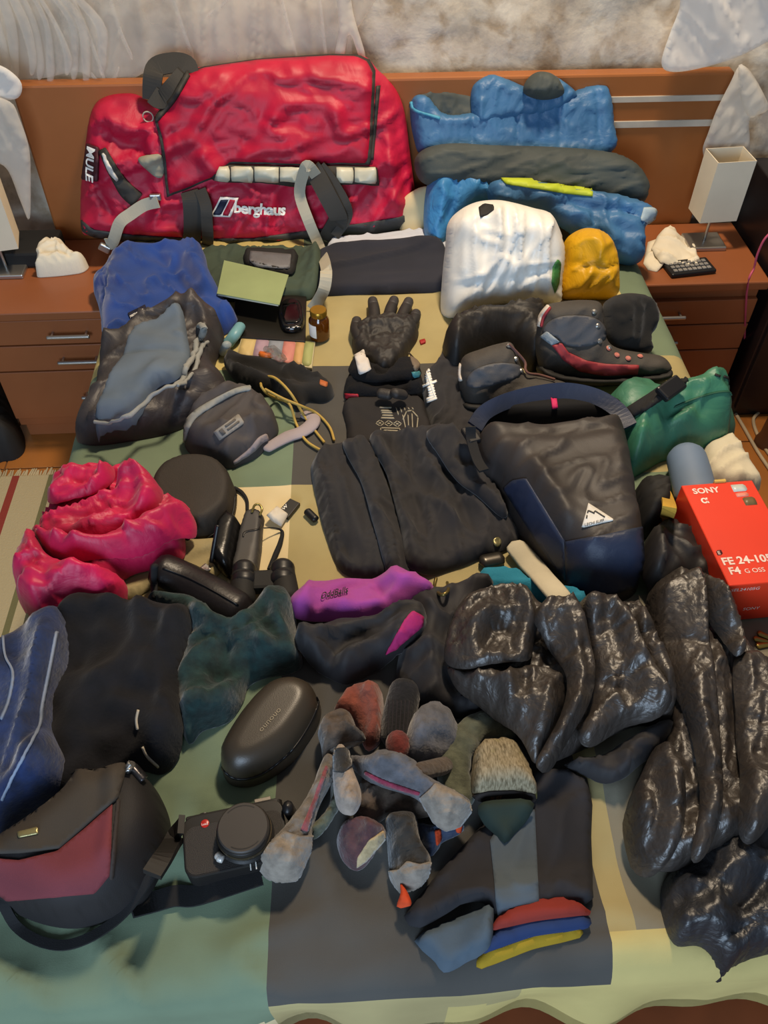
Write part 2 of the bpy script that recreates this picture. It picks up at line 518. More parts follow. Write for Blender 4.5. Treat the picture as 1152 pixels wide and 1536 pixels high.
def slab(name, quad, m, parent=None, th=0.01, base=None, bev=0.002, round_=0, origin=None):
    """flat rigid piece: outline in pixels at its top face, given thickness, resting on what is below"""
    z = 0.5 if base is None else base
    for _ in range(2):
        q = [P(x, y, z + th) for x, y in quad]
        if base is None:
            c = sum((Vector(v) for v in q), Vector()) / len(q)
            xs_ = [c.x + (v.x - c.x) * t for v in q for t in (0.0, 0.4, 0.75, 0.95)]; ys_ = [c.y + (v.y - c.y) * t for v in q for t in (0.0, 0.4, 0.75, 0.95)]
            z = float(np.max(gz(np.array(xs_), np.array(ys_)))) + 0.0005
    q = np.array([tuple(P(x, y, z + th)[:2]) for x, y in quad])
    if round_: q = cr(q, True, round_)
    area_ = sum(q[i - 1][0] * q[i][1] - q[i][0] * q[i - 1][1] for i in range(len(q)))
    if area_ < 0: q = q[::-1]
    bm = bmesh.new(); vs = [bm.verts.new((a, b, z)) for a, b in q]
    f = bm.faces.new(vs); r = bmesh.ops.extrude_face_region(bm, geom=[f])
    for v in r['geom']:
        if isinstance(v, bmesh.types.BMVert): v.co.z = z + th
    bmesh.ops.recalc_face_normals(bm, faces=bm.faces)
    if bev: bmesh.ops.bevel(bm, geom=[e for e in bm.edges if all(v.co.z > z + th * 0.5 for v in e.verts)], offset=bev, segments=2, profile=0.5, affect='EDGES')
    bmesh.ops.triangulate(bm, faces=bm.faces)
    bm.verts.index_update()
    o = mk(name, [tuple(v.co) for v in bm.verts], [tuple(v.index for v in f.verts) for f in bm.faces], m, parent, smooth=False, origin=origin)
    bm.free()
    mn, mx = q.min(0), q.max(0); xx, yy = np.meshgrid(np.arange(mn[0], mx[0], 0.004), np.arange(mn[1], mx[1], 0.004)); xx, yy = xx.ravel(), yy.ravel()
    k = inside(xx, yy, q); stamp(np.stack([xx[k], yy[k], np.full(k.sum(), z + th)], 1)) if k.any() else None
    return o
# ================================================================== the room
BED = 0.5
def wall_material():
    m = bpy.data.materials.new('rough_plaster'); m.use_nodes = True; nt = m.node_tree; b = nt.nodes['Principled BSDF']
    N = nt.nodes.new; L = nt.links.new
    tc = N('ShaderNodeTexCoord')
    n1 = N('ShaderNodeTexNoise'); n1.inputs['Scale'].default_value = 6.5; n1.inputs['Detail'].default_value = 7; n1.inputs['Roughness'].default_value = 0.62; n1.inputs['Distortion'].default_value = 0.15
    n2 = N('ShaderNodeTexNoise'); n2.inputs['Scale'].default_value = 14; n2.inputs['Detail'].default_value = 8; n2.inputs['Distortion'].default_value = 0.2
    L(tc.outputs['Object'], n1.inputs['Vector']); L(tc.outputs['Object'], n2.inputs['Vector'])
    r = N('ShaderNodeValToRGB'); e = r.color_ramp.elements
    e[0].position = 0.33; e[0].color = (*lin('a2978a'), 1); e[1].position = 0.7; e[1].color = (*lin('ece2cc'), 1)
    x = e.new(0.45); x.color = (*lin('cabda8'), 1); x = e.new(0.56); x.color = (*lin('d8cebc'), 1)
    L(n1.outputs['Fac'], r.inputs['Fac'])
    r2 = N('ShaderNodeValToRGB'); e = r2.color_ramp.elements
    e[0].position = 0.36; e[0].color = (0.55, 0.43, 0.30, 1); e[1].position = 0.5; e[1].color = (1, 1, 1, 1)
    L(n2.outputs['Fac'], r2.inputs['Fac'])
    mx = N('ShaderNodeMix'); mx.data_type = 'RGBA'; mx.blend_type = 'MULTIPLY'; mx.inputs[0].default_value = 0.7
    L(r.outputs['Color'], mx.inputs[6]); L(r2.outputs['Color'], mx.inputs[7]); L(mx.outputs[2], b.inputs['Base Color'])
    b.inputs['Roughness'].default_value = 0.95
    bp = N('ShaderNodeBump'); bp.inputs['Strength'].default_value = 0.6; bp.inputs['Distance'].default_value = 0.01
    L(n2.outputs['Fac'], bp.inputs['Height']); L(bp.outputs[0], b.inputs['Normal'])
    return m
# back wall: uneven plaster surface
xs = np.arange(-1.7, 1.9, 0.03); zs = np.arange(0, 2.62, 0.03)
XX, ZZ = np.meshgrid(xs, zs)
dY = 0.012 * perlin(XX / 0.16, ZZ / 0.13, 3) + 0.006 * perlin(XX / 0.05, ZZ / 0.05, 4)
vv = np.stack([XX.ravel(), (2.2 + dY).ravel(), ZZ.ravel()], 1).tolist()
nx, nz = len(xs), len(zs)
ff = [(j * nx + i, j * nx + i + 1, (j + 1) * nx + i + 1, (j + 1) * nx + i) for j in range(nz - 1) for i in range(nx - 1)]
nb = len(vv)
vv += [(xs[0], 2.3, 0), (xs[-1], 2.3, 0), (xs[-1], 2.3, zs[-1]), (xs[0], 2.3, zs[-1])]; ff.append((nb, nb + 3, nb + 2, nb + 1))
wall = mk('wall_back', vv, ff, wall_material(), origin=(0, 2.2, 0)); meta(wall, 'rough mottled grey beige plaster wall behind the headboard', kind='structure')

WOOD = mat('headboard_wood', 'a0602f', rough=0.45, var=0.07, vscale=3, bump=0.08, bscale=60, coat=0.1)
WOOD2 = mat('nightstand_wood', '9a5a34', rough=0.45, var=0.07, vscale=3, bump=0.08, bscale=60, coat=0.1)
METAL = mat('brushed_metal', 'b9b6b0', rough=0.35, metal=0.9, var=0.03)
DARKGAP = mat('dark_gap', '1a120c', rough=0.9)
TILE = mat('terracotta_tile', 'a4672f', rough=0.4, var=0.12, vscale=5, bump=0.1, bscale=80)
GROUT = mat('floor_grout', '6b4a2c', rough=0.95)
flo = rbox('floor', (-2.4, -1.6, -0.06), (2.4, 2.3, -0.004), GROUT, bev=0, origin=(0, 0, -0.06)); meta(flo, 'terracotta tiled bedroom floor', kind='structure')
for i in range(-5, 6):
    for j in range(0, 7):
        x0, y0 = i * 0.33 + 0.05, j * 0.33 + 0.02
        if -0.45 < x0 + 0.165 < 0.62: continue
        y1 = min(y0 + 0.328, 2.185)
        rbox('tile', (x0 + 0.002, y0 + 0.002, -0.02), (x0 + 0.328, y1, 0.0), TILE, flo, bev=0.0015, seg=1)

# ------------------------------------------------------------------ bed
bed = empty('bed', (0.1, 1.2, 0), 'wooden double bed with tall brown headboard and mattress', 'bed')
hb = rbox('headboard', (-0.765, 2.12, 0.0), (0.99, 2.16, 0.825), WOOD, bed, bev=0.006)
meta(hb, 'orange brown wooden headboard')
for (ya, yb) in ((143, 152), (180, 190)):
    za, zb = PY(1000, yb, 2.12).z, PY(1000, ya, 2.12).z
    meta(rbox('inlay_strip', (0.2, 2.1165, za), (0.985, 2.125, zb), mat('inlay_metal', 'c9bfae', rough=0.5, metal=0.15), hb, bev=0.001), 'pale inlaid strip')
rbox('bed_frame', (-0.555, 0.185, 0.16), (0.76, 2.12, 0.285), mat('frame_wood', '7a3d20', rough=0.5, var=0.1), bed, bev=0.006)
for (x, y) in ((-0.52, 0.23), (0.72, 0.23), (-0.52, 2.05), (0.72, 2.05)):
    rbox('leg', (x - 0.03, y - 0.03, 0.0), (x + 0.03, y + 0.03, 0.16), WOOD, bed, bev=0.003)
rbox('mattress', (-0.535, 0.262, 0.27), (0.74, 2.115, 0.478), mat('mattress_ticking', 'b9ac8c', rough=0.9), bed, bev=0.03, seg=3)

# duvet: colour-blocked cover, every block with its own seam
DV = dict(green=mat('duvet_sage', '6f8068', rough=0.9, var=0.05, bump=0.12, bscale=700), dark=mat('duvet_charcoal', '4c4a46', rough=0.9, var=0.05, bump=0.12, bscale=700),
          khaki=mat('duvet_khaki', 'a89a6c', rough=0.9, var=0.05, bump=0.12, bscale=700), cream=mat('duvet_cream', 'd9c69a', rough=0.9, var=0.04, bump=0.12, bscale=700),
          yellow=mat('duvet_straw', 'c4b272', rough=0.9, var=0.05, bump=0.12, bscale=700), grey=mat('duvet_stone', '827d6c', rough=0.9, var=0.05, bump=0.12, bscale=700))
XL, XR, YF, YB = -0.55, 0.755, 0.238, 2.11
RC = 0.045
def edge1(s):
    """s = arc length past the edge -> (outward, drop)"""
    if s <= -RC: return s, 0.0
    q = RC * math.pi / 2
    t = s + RC
    if t < q: a = t / RC; return -RC + RC * math.sin(a), RC * (1 - math.cos(a))
    return 0.0, RC + (t - q)
HS = 0.20
sx = [-0.105, 0.318, 0.352, 0.47, 0.62, 0.66]
sy = [0.36, 0.62, 0.80, 1.083, 1.435, 1.705]
def snapped(lo, hi, step, marks):
    ms = [lo] + sorted(q for q in marks if lo < q < hi) + [hi]; o = []
    for a, b in zip(ms[:-1], ms[1:]):
        n = max(1, int(round((b - a) / step))); o += [a + (b - a) * k / n for k in range(n)]
    return o + [hi]
ua = snapped(XL - HS, XR + HS, 0.0125, sx); va = snapped(YF - 0.235, YB, 0.0125, sy + [YF + 0.05, YF - 0.015])
vv = []
for b in va:
    for a in ua:
        dx = dy = 0.0; x = a; y = b
        if a < XL + RC: o_, dx = edge1(XL - a); x = XL - o_
        elif a > XR - RC: o_, dx = edge1(a - XR); x = XR + o_
        if b < YF + RC: o_, dy = edge1(YF - b); y = YF - o_
        drop = max(dx, dy) if (dx and dy) else dx + dy
        flap = min(1, max(0, (drop - 0.05) / 0.1))
        if dy > 0: y -= flap * (0.012 * math.sin(a * 23) + 0.008 * math.sin(a * 41 + 1))
        if dx > 0: x += math.copysign(1, x) * flap * 0.012 * math.sin(b * 19)
        vv.append([x + 0.02 * (y - 1.17) * min(1, max(0, min(x - XL, XR - x) / 0.3)), y, BED - drop])
vv = np.array(vv)
wz = wrink(vv[:, 0], vv[:, 1], [('n', 0.006, 0.16, 20, 1.5), ('r', 0.010, 0.14, -28, 2.6), ('n', 0.006, 0.09, 50, 2.5), ('n', 0.003, 0.05, 0, 1)], 5)
fm = np.clip((0.66 - vv[:, 1]) / 0.3, 0.2, 1)
vv[:, 2] += (wz - 0.011) * fm
nu, nv = len(ua), len(va); ff = []; mi = []
names = list(DV)
for j in range(nv - 1):
    for i in range(nu - 1):
        a = (ua[i] + ua[i + 1]) / 2; b = (va[j] + va[j + 1]) / 2
        if b < YF - 0.015:
            c = 'green' if a < -0.26 else 'cream' if a < -0.105 else 'khaki' if a < 0.12 else 'yellow'
            if a >= -0.105 and b > YF - 0.06: c = 'khaki' if a < 0.2 else 'yellow'
            if a < -0.105 and b > YF - 0.09: c = 'green'
        elif a < -0.105:
            c = 'green' if b < 0.80 else 'cream' if b < 1.083 and a > -0.2 else 'khaki' if b < 1.083 else 'green' if b < 1.435 else 'yellow'
        elif a < 0.318:
            c = 'dark' if b < 0.80 else 'khaki' if b < 1.083 else 'dark' if b < 1.435 else 'khaki' if b < 1.705 else 'green'
        elif b < YF + 0.05: c = 'yellow'
        elif a < 0.352: c = 'khaki'
        else:
            c = 'grey' if b < 0.80 else 'green' if b < 1.083 else 'khaki' if b < 1.435 else ('yellow' if 0.62 < a < 0.66 else 'green' if a >= 0.66 else 'khaki')
        ff.append((j * nu + i, j * nu + i + 1, (j + 1) * nu + i + 1, (j + 1) * nu + i)); mi.append(names.index(c))
# under side, so that the cover has thickness
nb = len(vv); low = vv.copy(); low[:, 2] -= 0.012
cx = (XL + XR) / 2
ring = [i for i in range(nu)] + [j * nu + nu - 1 for j in range(1, nv)] + [(nv - 1) * nu + i for i in range(nu - 2, -1, -1)] + [j * nu for j in range(nv - 2, 0, -1)]
allv = np.vstack([vv, low]); ff2 = ff + [tuple(q + nb for q in f[::-1]) for f in ff]
for k in range(len(ring)):
    a, b = ring[k], ring[(k + 1) % len(ring)]; ff2.append((b, a, a + nb, b + nb))
duvet = mk('duvet', allv, ff2, None, origin=(0.1, 1.2, 0.3))
for n_ in names: duvet.data.materials.append(DV[n_])
duvet.data.polygons.foreach_set('material_index', mi + mi + [0] * len(ring))
meta(duvet, 'colour-block duvet of sage, charcoal, khaki and straw squares covering the bed', 'duvet')
top = vv[(vv[:, 2] > 0.42)]
G[:] = 0.0
gx = GX0 + (np.arange(GNX) + 0.5) * GS; gy = GY0 + (np.arange(GNY) + 0.5) * GS
bi = (gx > XL + 0.0) & (gx < XR - 0.0); bj = (gy > YF) & (gy < YB)
G[np.ix_(bi, bj)] = BED + 0.001
for v in top:
    i, j = gidx(v[0], v[1]); G[max(0, i - 2):i + 3, max(0, j - 2):j + 3] = v[2] + 0.001
G[np.ix_((gx < -0.575) & (gx > -0.91), gy > 1.785)] = 0.43
G[np.ix_((gx > 0.775) & (gx < 1.1), gy > 1.82)] = 0.43

# ------------------------------------------------------------------ nightstands
def nightstand(x0, x1, yf, yb, label, rows, hxs):
    r = empty('nightstand', ((x0 + x1) / 2, (yf + yb) / 2, 0), label, 'nightstand', 'brown nightstands beside the bed')
    rbox('top', (x0 - 0.008, yf - 0.015, 0.405), (x1 + 0.008, yb, 0.43), WOOD2, r, bev=0.004)
    zs_ = [PY(80, y, yf).z for y in rows]
    rbox('body', (x0, yf + 0.012, 0.045), (x1, yb, 0.405), WOOD2, r, bev=0.002)
    rbox('plinth', (x0 + 0.01, yf + 0.02, 0.0), (x1 - 0.01, yb - 0.02, 0.045), WOOD2, r, bev=0.002)
    for k in range(3):
        d = rbox('drawer', (x0 + 0.002, yf - 0.004, zs_[k + 1] + 0.002), (x1 - 0.002, yf + 0.012, zs_[k] - 0.002), WOOD2, r, bev=0.002)
        zc = (zs_[k] + zs_[k + 1]) / 2 + (0.0 if k < 2 else 0.005); a, b = hxs[k]
        h = sweep('handle', [(a, yf - 0.026, zc), ((a + b) / 2, yf - 0.026, zc), (b, yf - 0.026, zc)], 0.0055, METAL, d, n=10)
        for q in (a + 0.008, b - 0.008): sweep('handle_post', [(q, yf - 0.026, zc), (q, yf - 0.003, zc)], 0.0035, METAL, d, n=8)
        meta(h, 'silver bar handle')
    return r
nightstand(-0.91, -0.578, 1.785, 2.11, 'brown three-drawer nightstand on the left of the bed, beside the blue fleece', (478, 516, 555, 626), [(-0.735, -0.635), (-0.73, -0.63), (-0.70, -0.60)])
nightstand(0.775, 1.095, 1.825, 2.11, 'brown nightstand on the right of the bed holding papers and a black keypad', (478, 516, 555, 626), [(0.80, 0.90), (0.80, 0.90), (0.80, 0.90)])

# ------------------------------------------------------------------ lamps
SHADE = mat('lampshade_cream', 'e3d7bd', rough=0.8, var=0.03, bump=0.1, bscale=400)
def lamp(cx, cy, z0, zs0, zs1, w0, label, rz):
    r = empty('table_lamp', (cx, cy, z0), label, 'lamp', 'cream box lamps on the nightstands')
    xf = Matrix.Translation((cx, cy, 0)) @ Matrix.Rotation(math.radians(rz), 4, 'Z')
    h = w0 / 2; t = 0.002; vs = []; fs = []
    # square tube shade: outer and inner walls, open at top and bottom
    for q, z in ((h, zs0), (h, zs1), (h - t, zs1), (h - t, zs0)):
        for sx_, sy_ in ((-1, -1), (1, -1), (1, 1), (-1, 1)): vs.append(xf @ Vector((sx_ * q, sy_ * q * 0.8, z)))
    for i in range(4):
        for k in range(4): fs.append((i * 4 + k, i * 4 + (k + 1) % 4, ((i + 1) % 4) * 4 + (k + 1) % 4, ((i + 1) % 4) * 4 + k))
    meta(mk('lamp_shade', vs, fs, SHADE, r, smooth=False), 'cream box shade')
    sweep('pole', [(cx, cy, z0 + 0.01), (cx, cy, zs0 + 0.05)], 0.004, METAL, r, n=10)
    rbox('base', (cx - 0.05, cy - 0.04, z0), (cx + 0.05, cy + 0.04, z0 + 0.012), METAL, r, bev=0.003)
    rbox('shade_bracket', (cx - h + 0.001, cy - 0.003, zs0 + 0.05), (cx + h - 0.001, cy + 0.003, zs0 + 0.054), METAL, r, bev=0.0)
    return r
lamp(0.985, 2.0, 0.43, 0.515, 0.675, 0.10, 'cream box-shaded table lamp on the right nightstand behind the papers', 4)
lamp(-0.86, 1.96, 0.43, 0.51, 0.67, 0.105, 'cream box-shaded table lamp at the left edge of the photo', 12)

# ------------------------------------------------------------------ mosquito net
def net_mat(name, a, col):
    m = bpy.data.materials.new(name); m.use_nodes = True; nt = m.node_tree; nt.nodes.clear()
    N = nt.nodes.new; L = nt.links.new
    o = N('ShaderNodeOutputMaterial'); mx = N('ShaderNodeMixShader'); t = N('ShaderNodeBsdfTransparent'); d = N('ShaderNodeBsdfDiffuse'); tl = N('ShaderNodeBsdfTranslucent'); m2 = N('ShaderNodeMixShader')
    d.inputs[0].default_value = (*lin(col), 1); tl.inputs[0].default_value = (*lin(col), 1); m2.inputs[0].default_value = 0.3
    L(d.outputs[0], m2.inputs[1]); L(tl.outputs[0], m2.inputs[2])
    tc = N('ShaderNodeTexCoord'); nz = N('ShaderNodeTexNoise'); nz.inputs['Scale'].default_value = 9; L(tc.outputs['Object'], nz.inputs[0])
    mr = N('ShaderNodeMapRange'); mr.inputs[3].default_value = a * 0.75; mr.inputs[4].default_value = min(1, a * 1.25); L(nz.outputs['Fac'], mr.inputs[0])
    L(mr.outputs[0], mx.inputs[0])
    L(t.outputs[0], mx.inputs[1]); L(m2.outputs[0], mx.inputs[2]); L(mx.outputs[0], o.inputs[0])
    return m
NET = net_mat('sheer_net', 0.30, 'f4eee2'); NETD = net_mat('gathered_net', 0.8, 'fbf8f2'); NETM = net_mat('net_folds', 0.5, 'f6f0e4'); NETP = net_mat('net_pleats', 0.2, 'fbf6ec')
def vert(Y): return Fr((0, Y, 0.9), (1, 0, 0), (0, 0, 1))
def net(name, out, m, Y, parent, spec, ridges=(), res=0.009):
    fr_ = Fr((0, Y, 0.9), (1, 0, 0), (0, 0, 1))
    return soft(name, out, m, parent, h=0.004, r=0.01, wr=spec, ridges=ridges, fr=fr_, res=res, stampit=False, edge=0.0005)
netl = empty('mosquito_net', (-0.5, 2.08, 0.85), 'sheer white mosquito net draped over the wall behind the red duffel', 'mosquito net', 'mosquito net drapes')
net('net_sheet', [(-60, -60), (530, -60), (528, 60), (520, 92), (440, 100), (300, 108), (240, 100), (200, 118), (160, 136), (120, 108), (60, 118), (-60, 130)], NET, 2.165, netl, [('r', 0.012, 0.05, 80, 6), ('n', 0.01, 0.12, 80, 3)])
for k in range(9):
    x0 = -30 + k * 11 + 3 * math.sin(k * 5); x1 = -10 + k * 18 + 4 * math.sin(k * 3.3); x2 = 8 + k * 17.5 + 5 * math.sin(k * 4.1); yb = 112 + 8 * math.sin(k * 2.1)
    net('pleat', [(x0, -50), (x0 + 9, -50), (x1 + 11 + 5 * math.sin(k), 30), (x2 + 7, yb - 20), (x2 + 4, yb + 4), (x2 - 3, yb + 6), (x2 - 6, yb - 25), (x1 - 1, 30)], NETP, 2.15 - 0.006 * (k % 3), netl, [('r', 0.004, 0.02, 112, 6)], res=0.006)
for pts in ([(158, -30), (178, 40), (200, 90)], [(255, -20), (270, 30), (292, 92)], [(300, 30), (330, 10), (360, -20)], [(420, -20), (430, 30), (446, 88)], [(478, -20), (484, 40), (490, 92)], [(100, -20), (128, 40), (160, 128)], [(180, 100), (160, 132), (135, 108)]):
    bb = band(pts, [4, 6, 4]); net('fold_strand', [tuple(q) for q in bb[::2]], NETP, 2.155, netl, [], res=0.006)
net('gathered_fold', [(-40, 95), (0, 98), (28, 118), (33, 135), (25, 148), (0, 150), (-40, 152)], NETD, 2.05, netl, [('r', 0.012, 0.03, 0, 3)])
net('hanging_fold', [(-30, 150), (14, 152), (30, 180), (44, 225), (46, 280), (44, 330), (30, 300), (8, 250), (-30, 235)], NETM, 2.03, netl, [('r', 0.01, 0.04, 100, 5)])
net('hanging_fold', [(503, -40), (522, -40), (530, 20), (548, 82), (540, 88), (524, 50), (514, 92), (502, 86), (508, 40)], NETM, 2.14, netl, [('r', 0.008, 0.02, 95, 6)])
netr = empty('mosquito_net', (0.95, 2.08, 0.8), 'thick white bunch of mosquito net hanging at the upper right corner', 'mosquito net', 'mosquito net drapes')
net('gathered_fold', [(1035, -60), (1230, -60), (1230, 20), (1152, 62), (1110, 84), (1060, 100), (1010, 108), (992, 95), (1005, 50), (1020, 10)], NETD, 2.09, netr, [('r', 0.02, 0.03, -48, 9), ('n', 0.012, 0.06, -48, 4)])
net('hanging_fold', [(1110, 98), (1128, 110), (1150, 150), (1152, 165), (1138, 172), (1124, 180), (1125, 215), (1120, 235), (1080, 240), (1062, 245), (1054, 225), (1062, 200), (1075, 165), (1095, 125)], NETM, 2.075, netr, [('r', 0.014, 0.04, 70, 4)])
net('gathered_fold', [(1108, 98), (1124, 108), (1148, 148), (1138, 170), (1124, 176), (1112, 150)], NETM, 2.065, netr, [('r', 0.01, 0.03, 70, 4)])
# ================================================================== things beside the bed
BLK = mat('black_plastic', '17171a', rough=0.4, var=0.05)
BLKM = mat('matte_black', '1a1918', rough=0.75, var=0.08, bump=0.1)
BLKW = mat('black_webbing', '161618', rough=0.85, var=0.1, bump=0.3, bscale=900)
WHITE = mat('white_print', 'f0eee8', rough=0.7, var=0.02)
PAPER = mat('paper_tissue', 'e9dfc8', rough=0.95, var=0.04)
STITCH = mat('pale_stitching', 'b9b0a0', rough=0.9)
# rug
def rug_mat():
    m = bpy.data.materials.new('striped_rug'); m.use_nodes = True; nt = m.node_tree; b = nt.nodes['Principled BSDF']
    N = nt.nodes.new; L = nt.links.new
    tc = N('ShaderNodeTexCoord'); sp = N('ShaderNodeSeparateXYZ'); L(tc.outputs['Object'], sp.inputs[0])
    mr = N('ShaderNodeMapRange'); mr.inputs[1].default_value = -0.5; mr.inputs[2].default_value = 0.5; L(sp.outputs['X'], mr.inputs[0])
    r = N('ShaderNodeValToRGB'); r.color_ramp.interpolation = 'CONSTANT'; L(mr.outputs[0], r.inputs[0])
    e = r.color_ramp.elements; base = (*lin('b3a37e'), 1); red = (*lin('8a3428'), 1); gr = (*lin('6f6a45'), 1)
    e[0].position = 0; e[0].color = base; e[1].position = 0.40; e[1].color = red
    for p_, c_ in ((0.42, base), (0.45, gr), (0.49, base), (0.52, red), (0.54, base), (0.62, gr), (0.635, base), (0.75, red), (0.79, base), (0.82, red), (0.84, base)):
        x = e.new(p_); x.color = c_
    nz = N('ShaderNodeTexNoise'); nz.inputs['Scale'].default_value = 220; L(tc.outputs['Object'], nz.inputs[0])
    bp = N('ShaderNodeBump'); bp.inputs['Strength'].default_value = 0.5; bp.inputs['Distance'].default_value = 0.003; L(nz.outputs['Fac'], bp.inputs['Height']); L(bp.outputs[0], b.inputs['Normal'])
    L(r.outputs[0], b.inputs['Base Color']); b.inputs['Roughness'].default_value = 1
    return m
rg = empty('rug', (-0.93, 1.0, 0), 'beige woven rug with red and green stripes on the floor left of the bed', 'rug')
rbox('rug_body', (-1.4, 0.2, 0.0), (-0.46, 1.635, 0.008), rug_mat(), rg, bev=0.002)
FR_ = mat('rug_fringe', 'c0b18e', rough=1)
fv, ffc = [], []
for k in range(150):
    x = -1.4 + k * 0.94 / 150; y1 = 1.655 + 0.012 * random.random(); b0 = len(fv); dx = random.uniform(-0.004, 0.004)
    fv += [(x, 1.63, 0.003), (x + 0.005, 1.63, 0.003), (x + 0.004 + dx, y1, 0.001), (x + 0.001 + dx, y1, 0.001), (x, 1.63, 0.007), (x + 0.005, 1.63, 0.007), (x + 0.004 + dx, y1, 0.003), (x + 0.001 + dx, y1, 0.003)]
    ffc += [tuple(b0 + q for q in f) for f in ((0, 3, 2, 1), (4, 5, 6, 7), (0, 1, 5, 4), (1, 2, 6, 5), (2, 3, 7, 6), (3, 0, 4, 7))]
meta(mk('fringe', fv, ffc, FR_, rg, smooth=False), kind='stuff')
# dark bag on the floor at the left edge
fb = soft('floor_bag', [(-40, 550), (-5, 556), (6, 580), (18, 612), (30, 640), (32, 665), (20, 680), (0, 684), (-40, 690)], BLKM, base=0.0, h=0.10, r=0.05, wr=[('r', 0.02, 0.05, 20, 2)], res=0.008)
meta(fb, 'soft black bag lying on the floor against the left nightstand', 'bag')
# left nightstand: crumpled cloth, dark box
tw = soft('crumpled_cloth', [(52, 385), (60, 368), (78, 360), (96, 362), (108, 375), (118, 385), (130, 388), (122, 400), (100, 406), (72, 410), (54, 410), (58, 398)], mat('white_cotton', 'e4dcc6', rough=0.95, var=0.03, bump=0.3, bscale=500), base=0.431, h=0.055, r=0.03, res=0.004, wr=[('r', 0.01, 0.03, 30, 1.5), ('n', 0.008, 0.03, -30, 1.5)], ridges=[([(62, 388), (85, 385), (110, 390)], -0.02, 0.007)])
meta(tw, 'crumpled white cloth on the left nightstand beside the blue fleece', 'cloth')
db = rbox('black_case', (-0.90, 1.97, 0.43), (-0.735, 2.09, 0.475), BLKM, bev=0.008); meta(db, 'flat black case on the left nightstand under the lamp', 'case')
# dark cabinet right of the right nightstand
cb = empty('black_cabinet', (1.3, 1.92, 0), 'tall black cabinet at the right edge beside the nightstand', 'cabinet')
rbox('carcass', (1.115, 1.78, 0.0), (1.55, 2.14, 0.60), mat('black_lacquer', '1d1718', rough=0.35, var=0.1), cb, bev=0.004)
rbox('front_panel', (1.125, 1.772, 0.03), (1.54, 1.782, 0.585), mat('black_lacquer2', '191415', rough=0.4, var=0.1), cb, bev=0.002)
wb = rbox('white_box', (1.13, 1.9, 0.60), (1.25, 2.02, 0.635), mat('white_card', 'e6dfcf', rough=0.8), bev=0.002); meta(wb, 'small white box on top of the black cabinet', 'box')
# papers and keypad on right nightstand
kp = empty('keypad_device', P(1032, 400, 0.432), 'flat black keypad device under the papers on the right nightstand', 'keypad')
xf = place(1033, 405, 0.431, rz=8)
kb = rbox('body', (-0.062, -0.03, 0.0), (0.062, 0.035, 0.012), BLK, kp, bev=0.004, xf=xf)
KEY = mat('grey_keys', '8d8a86', rough=0.6)
for i in range(8):
    for j in range(3):
        rbox('key', (-0.052 + i * 0.0132, -0.020 + j * 0.016, 0.011), (-0.0415 + i * 0.0132, -0.009 + j * 0.016, 0.0145), KEY, kp, bev=0.001, seg=1, xf=xf)
stampobj(kb)
nap = [([(965, 395), (972, 362), (1005, 350), (1012, 362), (1020, 380), (985, 408), (972, 405)], 'crumpled white paper tissue beside the blue jacket on the right nightstand', 18), ([(985, 358), (1006, 338), (1020, 350), (1032, 362), (1044, 370), (1052, 406), (1022, 406), (988, 400), (975, 380)], 'unfolded white paper napkin lying partly over the keypad', -20)]
for out, lb, an in nap:
    p_ = soft('paper_napkin', out, PAPER, h=0.006, r=0.02, res=0.005, round_=0, drape=2, wr=[('r', 0.008, 0.06, an, 3), ('n', 0.006, 0.06, 0, 1)]); meta(p_, lb, 'napkin', 'paper napkins on the right nightstand')
# pink cable on the cabinet, grey cables on the floor at right
pk = sweep('pink_cable', [PY(1160, 345, 1.764), PY(1146, 360, 1.764), PY(1136, 382, 1.764), PY(1131, 402, 1.764), PY(1120, 440, 1.764), P(1112, 560, 0.003) + Vector((0, -.02, 0))], 0.0028, mat('pink_rubber', 'c2506a', rough=0.5), n=8); meta(pk, 'thin pink cable hanging down the black cabinet', 'cable')
CAB = mat('beige_cable', 'b3a184', rough=0.6)
for pts, lb in (([(1098, 612), (1115, 640), (1135, 675), (1155, 705), (1175, 735)], 'beige cable on the floor beside the bed, nearer the duvet'), ([(1105, 605), (1125, 600), (1142, 612), (1130, 630), (1140, 660), (1160, 690)], 'beige cable looping on the floor by the black cabinet')):
    c_ = sweep('power_cable', [P(x, y, 0.005) for x, y in pts], 0.005, CAB, n=8); meta(c_, lb, 'cable', 'beige cables on the floor right of the bed')
br = lathe('wooden_stool_leg', [(0.035, 0.0), (0.035, 0.01), (0.028, 0.03), (0.026, 0.1), (0.03, 0.12), (0.0005, 0.122)], mat('dark_brown_wood', '5b3820', rough=0.5), xf=Matrix.Translation(P(1150, 665, 0))); meta(br, 'dark brown turned wooden foot on the floor at the right edge', 'wooden foot')

# ================================================================== back row on the bed
SHEET = mat('pale_sheet', 'c9cfdd', rough=0.9, var=0.04)
s_ = soft('bed_sheet', [(498, 362), (560, 352), (620, 345), (662, 350), (668, 378), (600, 380), (500, 382)], SHEET, h=0.02, r=0.02, wr=[('r', 0.012, 0.03, 5, 4)]); meta(s_, 'pale blue white sheet peeking out between the duffel and navy trousers', 'sheet')
NAVY = mat('navy_cotton', '23242e', rough=0.9, var=0.12, bump=0.15, bscale=700, sheen=0.1)
s_ = soft('folded_trousers', [(470, 382), (520, 374), (600, 370), (664, 370), (672, 400), (668, 432), (600, 438), (520, 441), (478, 440), (472, 410)], NAVY, h=0.022, r=0.015, round_=3, ridges=[('s', [(480, 412), (540, 400), (600, 388), (662, 372)], 0.012, 0.05)], wr=[('n', 0.005, 0.06, 10, 3)]); meta(s_, 'folded dark navy trousers lying in front of the duffel', 'trousers')
SAGE = mat('dark_sage_cloth', '3f4c3f', rough=0.9, var=0.12, bump=0.15, bscale=600)
